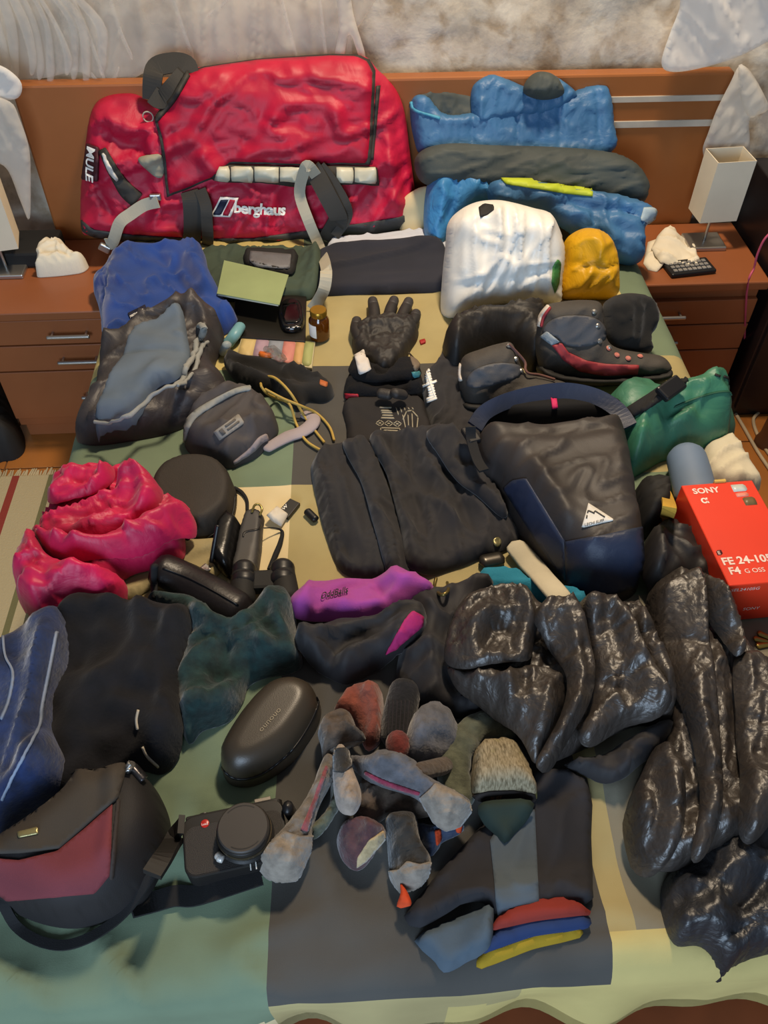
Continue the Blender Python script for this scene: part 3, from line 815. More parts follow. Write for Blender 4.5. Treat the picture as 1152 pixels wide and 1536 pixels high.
s_ = soft('folded_shirt', [(300, 378), (340, 370), (440, 372), (478, 378), (480, 410), (470, 446), (430, 448), (340, 450), (300, 430)], SAGE, h=0.02, r=0.015, round_=3, wr=[('r', 0.01, 0.03, 60, 3)]); meta(s_, 'dark sage green folded shirt under the olive notebook', 'shirt')

pil = soft('pillow', [(600, 310), (622, 285), (650, 280), (680, 300), (680, 370), (640, 376), (606, 372)], mat('cream_pillowcase', 'd2c197', rough=0.9, var=0.04), fr=tilt(640, 350, 0.5, 72), h=0.012, r=0.03, back=0.02, stampit=False, wr=[('n', 0.006, 0.08, 0, 1)]); meta(pil, 'cream pillow corner between the duffel and the blue jacket', 'pillow')
# ---- red duffel
RED = mat('red_tarpaulin', 'b80f36', rough=0.5, var=0.1, bump=0.12, bscale=900, crinkle=0.12, cscale=10)
RED2 = mat('red_ripstop', 'bd143c', rough=0.55, var=0.12, bump=0.1, bscale=900, crinkle=0.2, cscale=14)
CHAR = mat('charcoal_nylon', '35322d', rough=0.65, var=0.1, bump=0.2, bscale=900)
REFL = mat('reflective_tape', 'cfcdb8', rough=0.4, var=0.06)
GREYW = mat('grey_webbing', 'b9b3a0', rough=0.85, var=0.06, bump=0.3, bscale=900)
duf = empty('duffel_bag', (-0.22, 2.03, 0.5), 'large red duffel bag with charcoal trim leaning on the headboard', 'duffel bag')
dfr = Fr((0, 2.035, 0.5), (1, 0, 0), (0, 0.105, 0.36))
def dback(a, b, fr_):
    y = 2.035 + b * fr_.v.y; return np.maximum(0.004, (2.112 - y) / abs(fr_.n.y) * 0.98)
body = soft('body', [(125, 345), (121, 300), (127, 230), (137, 168), (158, 145), (200, 140), (232, 155), (250, 130), (275, 108), (305, 100), (400, 92), (500, 85), (545, 84), (566, 104), (590, 128), (606, 165), (615, 230), (622, 290), (621, 325), (604, 345), (540, 358), (450, 368), (380, 372), (300, 370), (200, 362), (140, 353)], RED2, duf, h=0.075, r=0.07, fr=dfr, backfn=dback, res=0.009, stampit=False,
    ridges=[([(228, 165), (238, 210), (246, 270), (255, 300)], 0.014, 0.018), ([(160, 190), (200, 210), (235, 215)], -0.025, 0.02), ([(175, 240), (200, 235), (240, 228)], 0.018, 0.014), ([(170, 150), (205, 160), (230, 180)], -0.02, 0.02), ([(590, 150), (600, 220), (605, 300)], -0.014, 0.012), ([(578, 180), (584, 250), (596, 320)], 0.014, 0.012), ([(570, 270), (590, 290), (615, 300)], 0.01, 0.012), ([(150, 240), (165, 290), (180, 320)], -0.014, 0.012), ([(330, 290), (390, 282), (450, 290)], 0.006, 0.02)],
    wr=[('r', 0.012, 0.09, 30, 2), ('n', 0.008, 0.1, 0, 1.5), ('r', 0.005, 0.035, -20, 2)])
b_ = patch('base_panel', body, [(123, 330), (140, 344), (200, 352), (300, 358), (380, 357), (450, 347), (540, 335), (600, 325), (621, 315), (622, 328), (604, 346), (540, 359), (450, 369), (380, 373), (300, 371), (200, 363), (140, 354), (124, 346)], mat('duffel_base', '38393a', rough=0.6, var=0.1, crinkle=0.1), duf, off=0.004, step=6); meta(b_, 'charcoal base panel')
lidp = [(251, 296), (247, 267), (240, 212), (233, 182), (250, 161), (266, 136), (278, 117), (305, 106), (389, 94), (500, 87), (537, 88), (552, 95), (560, 110), (560, 167), (557, 240), (556, 247), (470, 247), (345, 246), (318, 268)]
patch('lid_piping', body, lidp, CHAR, duf, off=0.009, step=6)
lc = np.array(lidp, float).mean(0)
lid = patch('lid', body, [tuple(lc + (np.array(p) - lc) * np.array((0.972, 0.955))) for p in lidp], RED, duf, off=0.012, step=6, h=0.004, rpx=14); meta(lid, 'red top flap')
patch('zip_edge', [body, lid], band([(284, 112), (262, 150), (240, 176), (234, 182)], 5), CHAR, duf, off=0.008, step=3)
LB = [body]
rs = patch('reflective_strip_backing', body, [(318, 266), (330, 251), (345, 248), (566, 250), (568, 276), (440, 277), (325, 270)], CHAR, duf, off=0.013, step=6)
for k, (a, b) in enumerate(((324, 345), (347, 380), (382, 418), (420, 455), (505, 530), (532, 563))):
    t0 = (a - 324) / 240; q = 7 if k == 0 else 0
    patch('reflective_strip', [rs], [(a + q, 252 + t0 * 1.5), (b, 252 + t0 * 2), (b, 271 + t0 * 3), (a, 269 + t0 * 3)], REFL, duf, off=0.006, step=6)
# maker's lettering
patch('logo_outline', body, [(331, 294), (359, 296), (347, 325), (316, 324)], WHITE, duf, off=0.010, step=4)
patch('logo_mark', body, [(332, 298), (344, 298), (333, 322), (320, 321)], mat('logo_navy', '1b2340', rough=0.6), duf, off=0.0112, step=4)
patch('logo_mark', body, [(346, 298), (355, 299), (344, 323), (335, 322)], mat('logo_red', 'b0183a', rough=0.6), duf, off=0.0112, step=4)
text('lettering', body, 'berghaus', (352, 318), (22.5, 0.8), (1.0, -23), WHITE, duf, off=0.010, bold=0.035, sp=0.93)
mp = patch('side_label', body, [(134, 216), (150, 222), (148, 272), (126, 270)], mat('label_dark_red', '4a1a22', rough=0.6), duf, off=0.008, step=4)
text('lettering', [mp, body], 'MULE', (134, 221), (-1.2, 19), (13, 2.0), WHITE, duf, off=0.006, bold=0.03, shear=0.15)
patch('mesh_window', body, [(208, 240), (222, 233), (243, 233), (245, 262), (236, 266), (222, 254)], mat('pale_grey_lining', '9a9684', rough=0.8), duf, off=0.006, step=4, round_=3)
patch('side_strap', body, band([(155, 225), (172, 258), (190, 285), (207, 300)], [10, 15, 22, 24]), CHAR, duf, off=0.008, step=5)
patch('side_zip', body, band([(157, 232), (168, 255), (177, 268)], [3, 6, 4]), mat('zip_white', 'd8d6d0', rough=0.4), duf, off=0.012, step=3)
# handles and straps standing off the bag
def on(px, py, off, objs=None):
    q = hit(objs or [lid, body], px, py)
    return q[0] + q[1] * off if q else PY(px, py, 2.0)
DN = dfr.n
hs = strap3('grab_handle', [on(285, 286, 0.012), on(288, 300, 0.016), on(290, 330, 0.020), on(287, 352, 0.016), on(283, 366, 0.01)], 0.022, CHAR, duf, th=0.003, up=DN); meta(hs, 'charcoal webbing handle')
strap3('grab_handle', [on(302, 283, 0.014), on(310, 300, 0.03), on(314, 325, 0.035), on(314, 352, 0.030), on(306, 372, 0.022)], 0.014, CHAR, duf, th=0.003, up=DN)
strap3('grab_handle', [on(466, 243, 0.02), on(476, 262, 0.03), on(492, 288, 0.04), on(508, 312, 0.045), on(503, 330, 0.04), on(490, 348, 0.03)], 0.022, CHAR, duf, th=0.004, up=DN)
strap3('grab_handle', [on(480, 240, 0.016), on(498, 268, 0.022), on(516, 300, 0.03), on(520, 318, 0.035), on(500, 345, 0.03)], 0.012, CHAR, duf, th=0.004, up=DN)
tl = strap3('shoulder_strap', [PY(228, 150, 2.06), PY(229, 118, 2.07), PY(236, 100, 2.09), PY(262, 94, 2.095), PY(280, 98, 2.09), PY(284, 110, 2.08)], 0.022, CHAR, duf, th=0.002, up=(0, -0.8, 0.6)); meta(tl, 'charcoal webbing loop')
strap3('shoulder_strap', [PY(228, 142, 2.05), PY(242, 150, 2.045), PY(258, 132, 2.05), PY(276, 112, 2.07)], 0.02, CHAR, duf, th=0.002, up=(0, -0.8, 0.6))
g1 = strap3('pull_strap', [on(240, 302, 0.014), on(220, 306, 0.018), on(200, 318, 0.022), on(185, 330, 0.03), on(172, 347, 0.035), PY(160, 366, 1.945)], 0.014, GREYW, duf, th=0.0015, up=DN); meta(g1, 'pale grey strap')
rbox('buckle', (-0.014, -0.006, -0.01), (0.014, 0.006, 0.01), METAL, duf, bev=0.003, xf=Matrix.Translation(PY(157, 372, 1.94)) @ Matrix.Rotation(0.6, 4, 'Y'))
rbox('buckle', (-0.014, -0.005, -0.008), (0.014, 0.005, 0.008), METAL, duf, bev=0.003, xf=Matrix.Translation(on(236, 295, 0.012)))
g2 = strap3('pull_strap', [on(472, 245, 0.035), on(458, 236, 0.035), on(452, 252, 0.035), on(451, 285, 0.035), on(462, 320, 0.035), on(474, 350, 0.035), PY(482, 378, 1.885), P(489, 402, 0.580), P(487, 430, 0.562), P(478, 450, 0.528), P(468, 464, 0.506)], 0.0135, GREYW, duf, th=0.0015, up=DN); meta(g2, 'long pale grey strap hanging down')
rc = on(224, 178, 0.008)
sweep('d_ring', [rc + Vector((0.012 * math.cos(a), -0.004, 0.012 * math.sin(a))) for a in np.linspace(0, 2 * math.pi, 12)], 0.0016, GREYW, duf, n=8, sub=2)
patch('side_zip', body, band([(566, 130), (563, 180), (558, 240)], 5), CHAR, duf, off=0.006, step=5)

# ---- blue sleeping bag and jacket pile
BLUE = mat('blue_nylon', '3f6f9c', rough=0.5, var=0.1, crinkle=0.25, cscale=16)
BLUE2 = mat('bright_blue_nylon', '3f86bd', rough=0.5, var=0.1, crinkle=0.3, cscale=16)
SLATE = mat('slate_lining', '434a48', rough=0.7, var=0.1, crinkle=0.2, cscale=12)
LIME = mat('lime_trim', 'b9c82e', rough=0.6)
sb = empty('sleeping_bag', (0.45, 2.03, 0.55), 'folded blue quilted sleeping bag with dark lining against the headboard', 'sleeping bag')
zt = tilt(760, 225, 0.665, 62)
pb = soft('shell', [(616, 150), (640, 143), (668, 170), (720, 165), (770, 155), (830, 145), (880, 128), (906, 128), (916, 150), (920, 190), (922, 222), (880, 250), (800, 246), (720, 242), (640, 238), (620, 205)], BLUE, sb, h=0.045, r=0.03, fr=zt, back=0.035, stampit=False, ridges=[([(770, 158), (771, 222)], -0.012, 0.006), ([(833, 148), (834, 224)], -0.012, 0.006), ([(888, 132), (893, 224)], -0.012, 0.006), ([(705, 172), (704, 222)], -0.008, 0.006), ([(640, 185), (700, 180), (760, 168)], 0.006, 0.012)], wr=[('n', 0.006, 0.06, 10, 2), ('r', 0.004, 0.02, 80, 2)])
patch('hem_trim', pb, band([(617, 153), (622, 165), (660, 178)], 4), mat('cyan_trim', '4a9fc0', rough=0.6), sb, off=0.004, step=4)
zi = tilt(690, 170, 0.74, 62)
ln = soft('lining', [(618, 148), (632, 133), (660, 130), (690, 136), (712, 145), (722, 166), (690, 195), (640, 190)], SLATE, sb, h=0.02, r=0.02, fr=zi, back=0.03, stampit=False, wr=[('r', 0.014, 0.03, 40, 2)]); meta(ln, 'dark olive lining')
soft('shell', [(706, 150), (712, 125), (735, 112), (760, 118), (790, 130), (800, 112), (818, 108), (836, 116), (866, 145), (820, 172), (760, 180), (715, 188)], BLUE, sb, h=0.03, r=0.025, fr=tilt(770, 150, 0.775, 62), back=0.03, stampit=False, wr=[('r', 0.014, 0.035, 60, 2)])
soft('hood', [(786, 140), (790, 120), (806, 108), (826, 110), (840, 122), (845, 142), (815, 150)], SLATE, sb, h=0.035, r=0.025, fr=tilt(815, 150, 0.79, 62), back=0.02, stampit=False, wr=[('r', 0.008, 0.03, 60, 2)])
rl = soft('lining_roll', [(622, 240), (640, 222), (680, 215), (740, 218), (820, 220), (900, 226), (940, 238), (966, 262), (972, 285), (958, 308), (900, 305), (820, 300), (740, 292), (700, 285), (650, 280), (628, 268)], SLATE, sb, h=0.055, r=0.045, fr=tilt(790, 285, 0.61, 55), back=0.06, stampit=False, wr=[('n', 0.008, 0.1, 5, 4), ('r', 0.006, 0.03, 5, 4)]); meta(rl, 'dark grey green rolled lining')
pj = empty('padded_jacket', (0.5, 1.93, 0.5), 'blue padded jacket with lime zip trim under the sleeping bag', 'jacket')
jk = soft('body', [(735, 275), (780, 270), (850, 282), (920, 292), (965, 305), (983, 325), (965, 345), (965, 385), (945, 398), (910, 388), (880, 372), (850, 345), (800, 320), (740, 310)], BLUE, pj, h=0.05, r=0.04, fr=tilt(880, 360, 0.55, 48), back=0.05, stampit=False, ridges=[([(820, 305), (880, 318), (960, 330)], -0.02, 0.012), ([(880, 318), (888, 350), (905, 380)], -0.014, 0.01), ([(905, 330), (945, 345), (960, 370)], 0.012, 0.016)], wr=[('r', 0.008, 0.04, -30, 2), ('n', 0.008, 0.06, 0, 1)])
jf = soft('sleeve', [(636, 345), (637, 300), (645, 265), (665, 248), (690, 238), (715, 252), (738, 275), (742, 300), (710, 310), (680, 330), (664, 370), (645, 372)], BLUE2, pj, h=0.06, r=0.05, fr=tilt(690, 360, 0.51, 55), back=0.06, stampit=False, ridges=[([(688, 245), (680, 290), (660, 350)], -0.015, 0.014), ([(660, 270), (655, 320)], 0.01, 0.015)], wr=[('r', 0.01, 0.04, 70, 2)]); meta(jf, 'bright blue sleeve')
patch('zip_trim', [jk, rl], [(752, 270), (800, 271), (850, 277), (889, 282), (889, 295), (850, 291), (800, 283), (760, 277)], LIME, pj, off=0.006, step=5)
patch('cuff', jk, [(965, 312), (983, 312), (985, 325), (972, 335), (960, 330)], mat('pale_cuff', 'a9bcc6', rough=0.8), pj, off=0.004, step=4)
# ---- white carrier bag
WB = mat('white_polythene', 'e4e2db', rough=0.4, var=0.02, crinkle=0.15, cscale=9, spec=0.6)
pbag = empty('plastic_bag', (0.33, 1.78, 0.5), 'white plastic carrier bag, full and upright, in front of the blue jacket', 'bag')
pw = soft('bag_body', [(662, 470), (663, 420), (668, 370), (672, 335), (690, 315), (715, 303), (745, 300), (770, 304), (800, 312), (825, 320), (838, 345), (846, 380), (842, 420), (838, 455), (800, 455), (760, 456), (720, 462), (680, 478)], WB, pbag, h=0.085, r=0.07, fr=tilt(750, 465, 0.50, 58), back=0.05, stampit=False, res=0.007, ridges=[([(740, 305), (735, 350), (725, 400)], 0.012, 0.01), ([(762, 306), (765, 350), (775, 420)], 0.012, 0.008), ([(700, 318), (690, 360), (686, 420)], 0.01, 0.01), ([(752, 306), (750, 345)], -0.015, 0.008), ([(680, 430), (740, 420), (830, 400)], -0.008, 0.015)], wr=[('r', 0.010, 0.06, 80, 3.5), ('r', 0.005, 0.06, 20, 2), ('n', 0.01, 0.1, 0, 1)])
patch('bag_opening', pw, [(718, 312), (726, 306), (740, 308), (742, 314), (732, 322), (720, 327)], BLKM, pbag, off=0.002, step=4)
patch('green_print', pw, [(829, 400), (836, 388), (841, 395), (838, 425), (832, 440), (827, 425)], mat('green_ink', '3f7a3a', rough=0.6), pbag, off=0.002, step=4)
YEL = mat('yellow_nylon', 'd9a512', rough=0.45, var=0.08, crinkle=0.3, cscale=14)
ys_ = soft('stuff_sack', [(838, 445), (843, 400), (846, 365), (862, 348), (885, 342), (908, 352), (922, 378), (926, 415), (922, 446), (890, 450)], YEL, h=0.07, r=0.055, fr=tilt(885, 448, 0.5, 52), back=0.03, res=0.006, ridges=[([(850, 400), (885, 405), (920, 400)], -0.012, 0.01), ([(870, 355), (890, 390), (905, 440)], 0.01, 0.014)], wr=[('r', 0.012, 0.05, 30, 2)], stampit=False)
meta(ys_, 'yellow stuff sack beside the white plastic bag', 'stuff sack')
# ================================================================== left middle of the bed
ROYAL = mat('royal_fleece', '1b3f8a', rough=0.95, var=0.1, bump=0.3, bscale=350, sheen=0.25)
fl = empty('fleece_jacket', (-0.42, 1.72, 0.5), 'royal blue fleece folded on the bed beside the left nightstand', 'fleece')
f1 = soft('body', [(128, 388), (150, 376), (200, 365), (260, 364), (302, 372), (314, 410), (332, 440), (356, 470), (350, 484), (320, 500), (280, 500), (240, 500), (200, 520), (160, 540), (148, 480), (136, 420)], ROYAL, fl, h=0.05, r=0.035, ridges=[('s', [(140, 400), (170, 420), (185, 440)], 0.018, 0.02), ([(255, 372), (285, 405), (320, 450)], 0.014, 0.016), ([(230, 375), (262, 420), (300, 465)], -0.012, 0.014), ([(245, 415), (252, 440)], -0.008, 0.008)], wr=[('n', 0.008, 0.09, 40, 2), ('r', 0.008, 0.06, 120, 2)])
lb = patch('label', f1, [(192, 471), (218, 458), (220, 465), (195, 479)], mat('label_navy', '1c1d33', rough=0.7), fl, off=0.003, step=4)
text('lettering', [lb, f1], 'patagonia', (195.5, 476.5), (5.1, -2.7), (-1.0, -6.0), WHITE, fl, off=0.0015, bold=0.01)
DGREY = mat('dark_grey_nylon', '3a3637', rough=0.5, var=0.12, crinkle=0.25, cscale=14)
pj2 = soft('padded_jacket', [(150, 525), (185, 508), (240, 470), (275, 460), (310, 464), (330, 480), (334, 500), (322, 520), (320, 540), (336, 560), (347, 590), (345, 612), (320, 620), (290, 626), (240, 646), (190, 656), (140, 662), (112, 652), (118, 622), (140, 590)], DGREY, h=0.06, r=0.045, ridges=[([(285, 470), (305, 490), (318, 520)], 0.016, 0.012), ([(300, 466), (318, 492)], -0.012, 0.008), ([(232, 605), (280, 590), (330, 575)], 0.018, 0.02), ([(250, 640), (262, 610), (300, 590)], -0.014, 0.012), ([(130, 640), (190, 640), (240, 625)], 0.014, 0.014)], wr=[('r', 0.012, 0.06, 40, 2), ('n', 0.008, 0.08, 0, 1)])
meta(pj2, 'dark grey padded jacket folded under the slate trousers', 'jacket')
SLT = mat('slate_blue_cotton', '5d6a78', rough=0.9, var=0.08, bump=0.15, bscale=600)
pt = empty('folded_trousers', (-0.4, 1.45, 0.53), 'slate blue trousers with pale waistband folded on the dark grey jacket', 'trousers', 'folded trousers')
t1 = soft('leg_panel', [(200, 495), (235, 480), (271, 466), (280, 500), (284, 530), (276, 560), (262, 575), (240, 582), (226, 592), (200, 618), (150, 628), (137, 632), (150, 600), (178, 545)], SLT, pt, h=0.018, r=0.012, round_=3, ridges=[([(182, 536), (230, 533), (278, 530)], -0.006, 0.006), ([(255, 545), (225, 575), (195, 605)], 0.01, 0.02), ([(262, 505), (280, 510)], 0.008, 0.008)], wr=[('n', 0.006, 0.07, 50, 2.5)])
PALE = mat('pale_grey_cloth', '8d8f8c', rough=0.9, var=0.08, bump=0.2)
for pts in ([(299, 486, 0.006), (306, 494, 0.008), (300, 506, 0.008), (293, 518, 0.006), (290, 535, 0.006), (279, 552, 0.006), (276, 566, 0.006), (264, 578, 0.004), (248, 582, 0.004), (226, 597, 0.004), (190, 625, 0.004), (160, 634, 0.003), (140, 634, 0.003)], [(310, 512, 0.004), (300, 525, 0.006), (296, 545, 0.005), (285, 565, 0.004), (268, 580, 0.004)]):
    w_ = limb('waistband', [(x, y, q) for x, y, q in pts], PALE, pt, flat_=0.9, n=8, wr=0.004, st=False); meta(w_, 'pale grey waistband edge')
soft('pocket_lining', [(150, 622), (200, 616), (225, 598), (238, 588), (232, 602), (205, 624), (165, 636), (145, 636)], BLKM, pt, h=0.008, r=0.008, stampit=False)
# ---- stationery and small things
gp = slab('tablet', [(352, 446), (460, 428), (458, 512), (349, 505)], mat('black_tablet', '16140f', rough=0.35, var=0.06), th=0.009, base=0.502); meta(gp, 'black tablet lying flat under the olive notebook', 'tablet')
nb_ = empty('notebook', P(380, 425, 0.53), 'pale olive green notebook lying on the black tablet', 'notebook')
slab('pages', [(337, 392), (431, 413), (417, 456), (326, 440)], mat('book_pages', 'd9d3bd', rough=0.9), nb_, th=0.006, bev=0)
nc = slab('cover', [(336, 390), (433, 412), (419, 457), (325, 440)], mat('olive_cover', '8d9a6a', rough=0.7, var=0.05, bump=0.1), nb_, th=0.002, bev=0.0008)
wl = empty('wallet_pouch', P(405, 395, 0.53), 'small grey mesh pouch with black border beside the olive notebook', 'pouch')
w1 = soft('body', [(368, 374), (400, 374), (444, 377), (445, 395), (438, 412), (405, 413), (376, 406), (366, 392)], BLKM, wl, h=0.014, r=0.008, round_=2)
patch('mesh_panel', w1, [(376, 377), (437, 382), (434, 403), (385, 402), (374, 390)], mat('grey_mesh', '6f6f72', rough=0.5, var=0.15, bump=0.5, bscale=500), wl, off=0.002, step=4)
ph = empty('phone', P(438, 475, 0.52), 'small rounded black phone lying face up on the tablet', 'phone')
p1_ = soft('body', [(421, 456), (430, 449), (445, 449), (453, 458), (457, 480), (452, 494), (440, 498), (426, 496), (420, 485), (417, 468)], mat('glossy_black', '0f0f10', rough=0.2, var=0.02), ph, h=0.012, r=0.006, res=0.003, round_=3, base=0.5125)
patch('screen', p1_, [(424, 456), (446, 453), (452, 480), (446, 485), (428, 486), (421, 470)], mat('dark_glass', '0b0b0d', rough=0.08), ph, off=0.0006, step=4)
for x in (432, 440, 448): patch('button', p1_, band([(x - 3, 491.5 - (x - 440) * 0.1), (x + 3, 491 - (x - 440) * 0.1)], 2.2), METAL, ph, off=0.001, step=2)
jr = empty('glass_jar', P(479, 507, 0.5), 'small amber glass jar with gold lid standing on the duvet', 'jar')
AMB = mat('amber_glass', '6e3a08', rough=0.1, var=0.1, coat=0.5, trans=0.35, ior=1.45)
xf = place(480, 506, 0.5, rz=15)
jb = lathe('body', [(0.0005, 0.0), (0.019, 0.0), (0.0225, 0.004), (0.0225, 0.048), (0.018, 0.056), (0.016, 0.060), (0.0005, 0.060)], AMB, jr, xf=xf)
lathe('lid', [(0.0175, 0.059), (0.0185, 0.060), (0.0185, 0.071), (0.017, 0.073), (0.0005, 0.073)], mat('gold_lid', 'b0882e', rough=0.3, metal=0.8), jr, xf=xf)
vs, fs = [], []
for k in range(9):
    a = math.radians(150 + k * 11)
    for z in (0.012, 0.044): vs.append(xf @ Vector((0.0229 * math.cos(a), 0.0229 * math.sin(a), z)))
for k in range(8): fs.append((2 * k, 2 * k + 2, 2 * k + 3, 2 * k + 1))
mk('paper_label', vs, fs, WHITE, jr)
cdx = empty('striped_booklet', P(412, 530, 0.5), 'flat booklet with pastel rainbow stripes on the duvet', 'booklet')
c1 = slab('cover', [(362, 505), (473, 512), (468, 552), (354, 534)], mat('booklet_base', 'b9b08c', rough=0.6), cdx, th=0.006, base=0.501)
cols = ['c9b27a', 'a98fa0', '8c93a0', 'c9837a', 'c9a06a', 'a3a86c']
ts = [0, 0.2, 0.38, 0.58, 0.75, 0.87, 1.0]
A_, B_, C_, D_ = (np.array(v, float) for v in ((363.5, 506.5), (471.5, 513), (466.5, 550), (356, 533)))
for k, c in enumerate(cols):
    a, b = ts[k], ts[k + 1]
    patch('stripe', c1, [tuple(A_ + (B_ - A_) * a), tuple(A_ + (B_ - A_) * b), tuple(D_ + (C_ - D_) * b), tuple(D_ + (C_ - D_) * a)], mat('pastel_stripe_' + c, c, rough=0.55, var=0.03), cdx, off=0.0008, step=8)
inh = empty('inhaler', P(345, 512, 0.5), 'pale blue inhaler with grey cap beside the dark grey jacket', 'inhaler')
IB = mat('inhaler_blue', '6fa0a8', rough=0.4, var=0.03)
G_i = gat(345, 515, 0.01)
limb('body', [(360, 490, 0.0125), (352, 502, 0.0135), (343, 514, 0.0135)], IB, inh, flat_=0.85, n=14)
limb('cap', [(340, 518, 0.011), (335, 528, 0.0105)], mat('inhaler_cap', '8f9a9c', rough=0.4), inh, flat_=0.9, n=14)
# black mask with gold cord, zip bag
HAT = mat('black_fleece_cloth', '151311', rough=0.95, var=0.15, bump=0.25, bscale=400, sheen=0.15)
hm = empty('beanie', P(420, 575, 0.5), 'flat black beanie with small orange tab in front of the striped booklet', 'beanie')
h1_ = soft('body', [(336, 538), (352, 532), (400, 538), (440, 547), (472, 560), (498, 576), (500, 590), (486, 600), (462, 600), (448, 614), (430, 605), (410, 590), (380, 588), (352, 572), (340, 555)], HAT, hm, h=0.03, r=0.025, ridges=[([(345, 545), (400, 562), (470, 590)], -0.01, 0.015), ([(350, 560), (420, 585), (480, 596)], 0.008, 0.012)], wr=[('r', 0.01, 0.05, -20, 2)])
patch('tab', h1_, [(480, 570), (491, 574), (490, 581), (479, 577)], mat('orange_tab', 'b06030', rough=0.7), hm, off=0.002, step=3)
zb = empty('zip_bag', P(408, 545, 0.54), 'tiny clear plastic bag with an orange clip on the black beanie', 'plastic bag')
o_ = soft('clip', [(389, 535), (400, 533), (410, 540), (408, 549), (397, 550), (390, 545)], mat('orange_plastic', 'd9702a', rough=0.4), zb, h=0.008, r=0.005, res=0.003)
soft('film', [(396, 528), (412, 520), (425, 532), (432, 550), (424, 560), (410, 552), (400, 545)], mat('clear_film', 'c9c9c4', rough=0.15, trans=0.9, alpha=0.45), zb, h=0.006, r=0.006, res=0.004, wr=[('r', 0.006, 0.012, 30, 1)])
GOLD = mat('gold_cord', 'b99a4a', rough=0.6, var=0.1, bump=0.3, bscale=900)
gc = empty('cord_loop', P(440, 620, 0.52), 'looped gold cord trailing from the black beanie', 'cord')
for pts in ([(392, 580), (391, 570), (399, 565), (414, 568), (436, 590), (459, 628), (486, 663)], [(392, 580), (400, 590), (416, 598), (434, 606), (444, 635), (459, 661), (484, 677)], [(398, 584), (425, 598), (452, 609), (475, 620), (494, 640), (501, 660)]):
    c_ = onbed([(x, y, 0.0028, 0.002) for x, y in pts]); sweep('cord', c_, 0.0028, GOLD, gc, n=8)
# waist pack
WP = mat('waist_pack_grey', '454142', rough=0.75, var=0.1, bump=0.2, bscale=700)
wp = empty('waist_pack', P(345, 640, 0.5), 'grey waist pack with pale zip edge and small label', 'waist pack')
w1 = soft('body', [(274, 655), (278, 638), (290, 622), (320, 602), (350, 586), (375, 580), (396, 590), (411, 610), (416, 632), (408, 647), (398, 662), (385, 677), (362, 690), (345, 698), (322, 692), (300, 682), (282, 670)], WP, wp, h=0.055, r=0.035, ridges=[([(300, 660), (340, 655), (395, 640)], 0.01, 0.014), ([(310, 675), (345, 672), (385, 655)], -0.008, 0.01)], wr=[('r', 0.008, 0.05, 30, 2)])
patch('zip_edge', w1, band([(275, 662), (281, 640), (295, 622), (325, 602), (352, 588), (376, 583)], [7, 9, 9, 8, 6]), PALE, wp, off=0.004, step=4)
patch('zip_edge', w1, band([(350, 694), (375, 676), (390, 660), (400, 655)], [3, 7, 9, 10]), mat('lilac_grey', '8d8488', rough=0.9), wp, off=0.004, step=4)
lb = patch('label', w1, [(321, 648), (358, 622), (367, 635), (330, 661)], mat('label_grey', '8b8781', rough=0.7), wp, off=0.003, step=4)
patch('label_mark', [lb], band([(331, 650), (336, 646)], 9), mat('label_print', '5f5b57', rough=0.8), wp, off=0.001, step=3)
patch('label_mark', [lb], band([(341, 645), (359, 632)], 3), mat('label_print', '5f5b57'), wp, off=0.001, step=3)
patch('label_mark', [lb], band([(338, 640), (354, 629)], 3), mat('label_print', '5f5b57'), wp, off=0.001, step=3)
LIL = mat('lilac_strap', '9a8f92', rough=0.9, var=0.12, bump=0.2)
limb('waist_strap', [(402, 672, 0.012), (415, 664, 0.014), (432, 655, 0.016), (452, 648, 0.016), (466, 638, 0.016), (470, 628, 0.014), (458, 622, 0.012)], LIL, wp, flat_=0.35, n=10, st=False)

# ================================================================== middle: gloves, shirts, trousers
GL = mat('black_glove_leather', '2b2827', rough=0.6, var=0.15, bump=0.25, bscale=250)
FUR = mat('black_pile', '100f12', rough=1.0, var=0.2, bump=0.6, bscale=200)
gv2 = empty('ski_glove', P(575, 580, 0.5), 'second black ski glove tucked under its pair, palm down', 'glove', 'black ski gloves')
g_ = soft('cuff', [(516, 590), (522, 560), (545, 545), (590, 548), (622, 556), (636, 572), (632, 594), (600, 600), (560, 603), (530, 602)], FUR, gv2, h=0.028, r=0.02, wr=[('r', 0.012, 0.03, 0, 2), ('n', 0.006, 0.03, 0, 1)])
for (x, y) in ((580, 592), (601, 592)): limb('fingertip', [(x - 8, y - 2, 0.0125), (x + 3, y, 0.0125)], GL, gv2, n=12)
patch('tag', g_, [(519, 590), (538, 591), (538, 598), (520, 597)], mat('red_tag', 'b01f33', rough=0.6), gv2, off=0.004, step=3)
gv = empty('ski_glove', P(580, 510, 0.5), 'upper black ski glove lying open with fingers toward the duffel', 'glove', 'black ski gloves')
g0 = soft('hand', [(528, 512), (530, 490), (540, 480), (552, 474), (575, 470), (600, 470), (618, 474), (628, 484), (626, 500), (616, 518), (605, 540), (590, 562), (576, 568), (565, 564), (556, 550), (545, 537), (533, 526)], GL, gv, h=0.036, r=0.022, res=0.004, cap=0.01, ridges=[([(553, 487), (553, 505), (558, 520)], -0.01, 0.006), ([(545, 500), (556, 494), (590, 492), (612, 494)], 0.008, 0.009), ([(556, 510), (580, 505), (605, 508)], -0.005, 0.007)], wr=[('n', 0.004, 0.03, 0, 1), ('r', 0.003, 0.02, 0, 1)])
GRN = mat('grey_grip_leather', '3a3838', rough=0.55, var=0.15, bump=0.25, bscale=250)
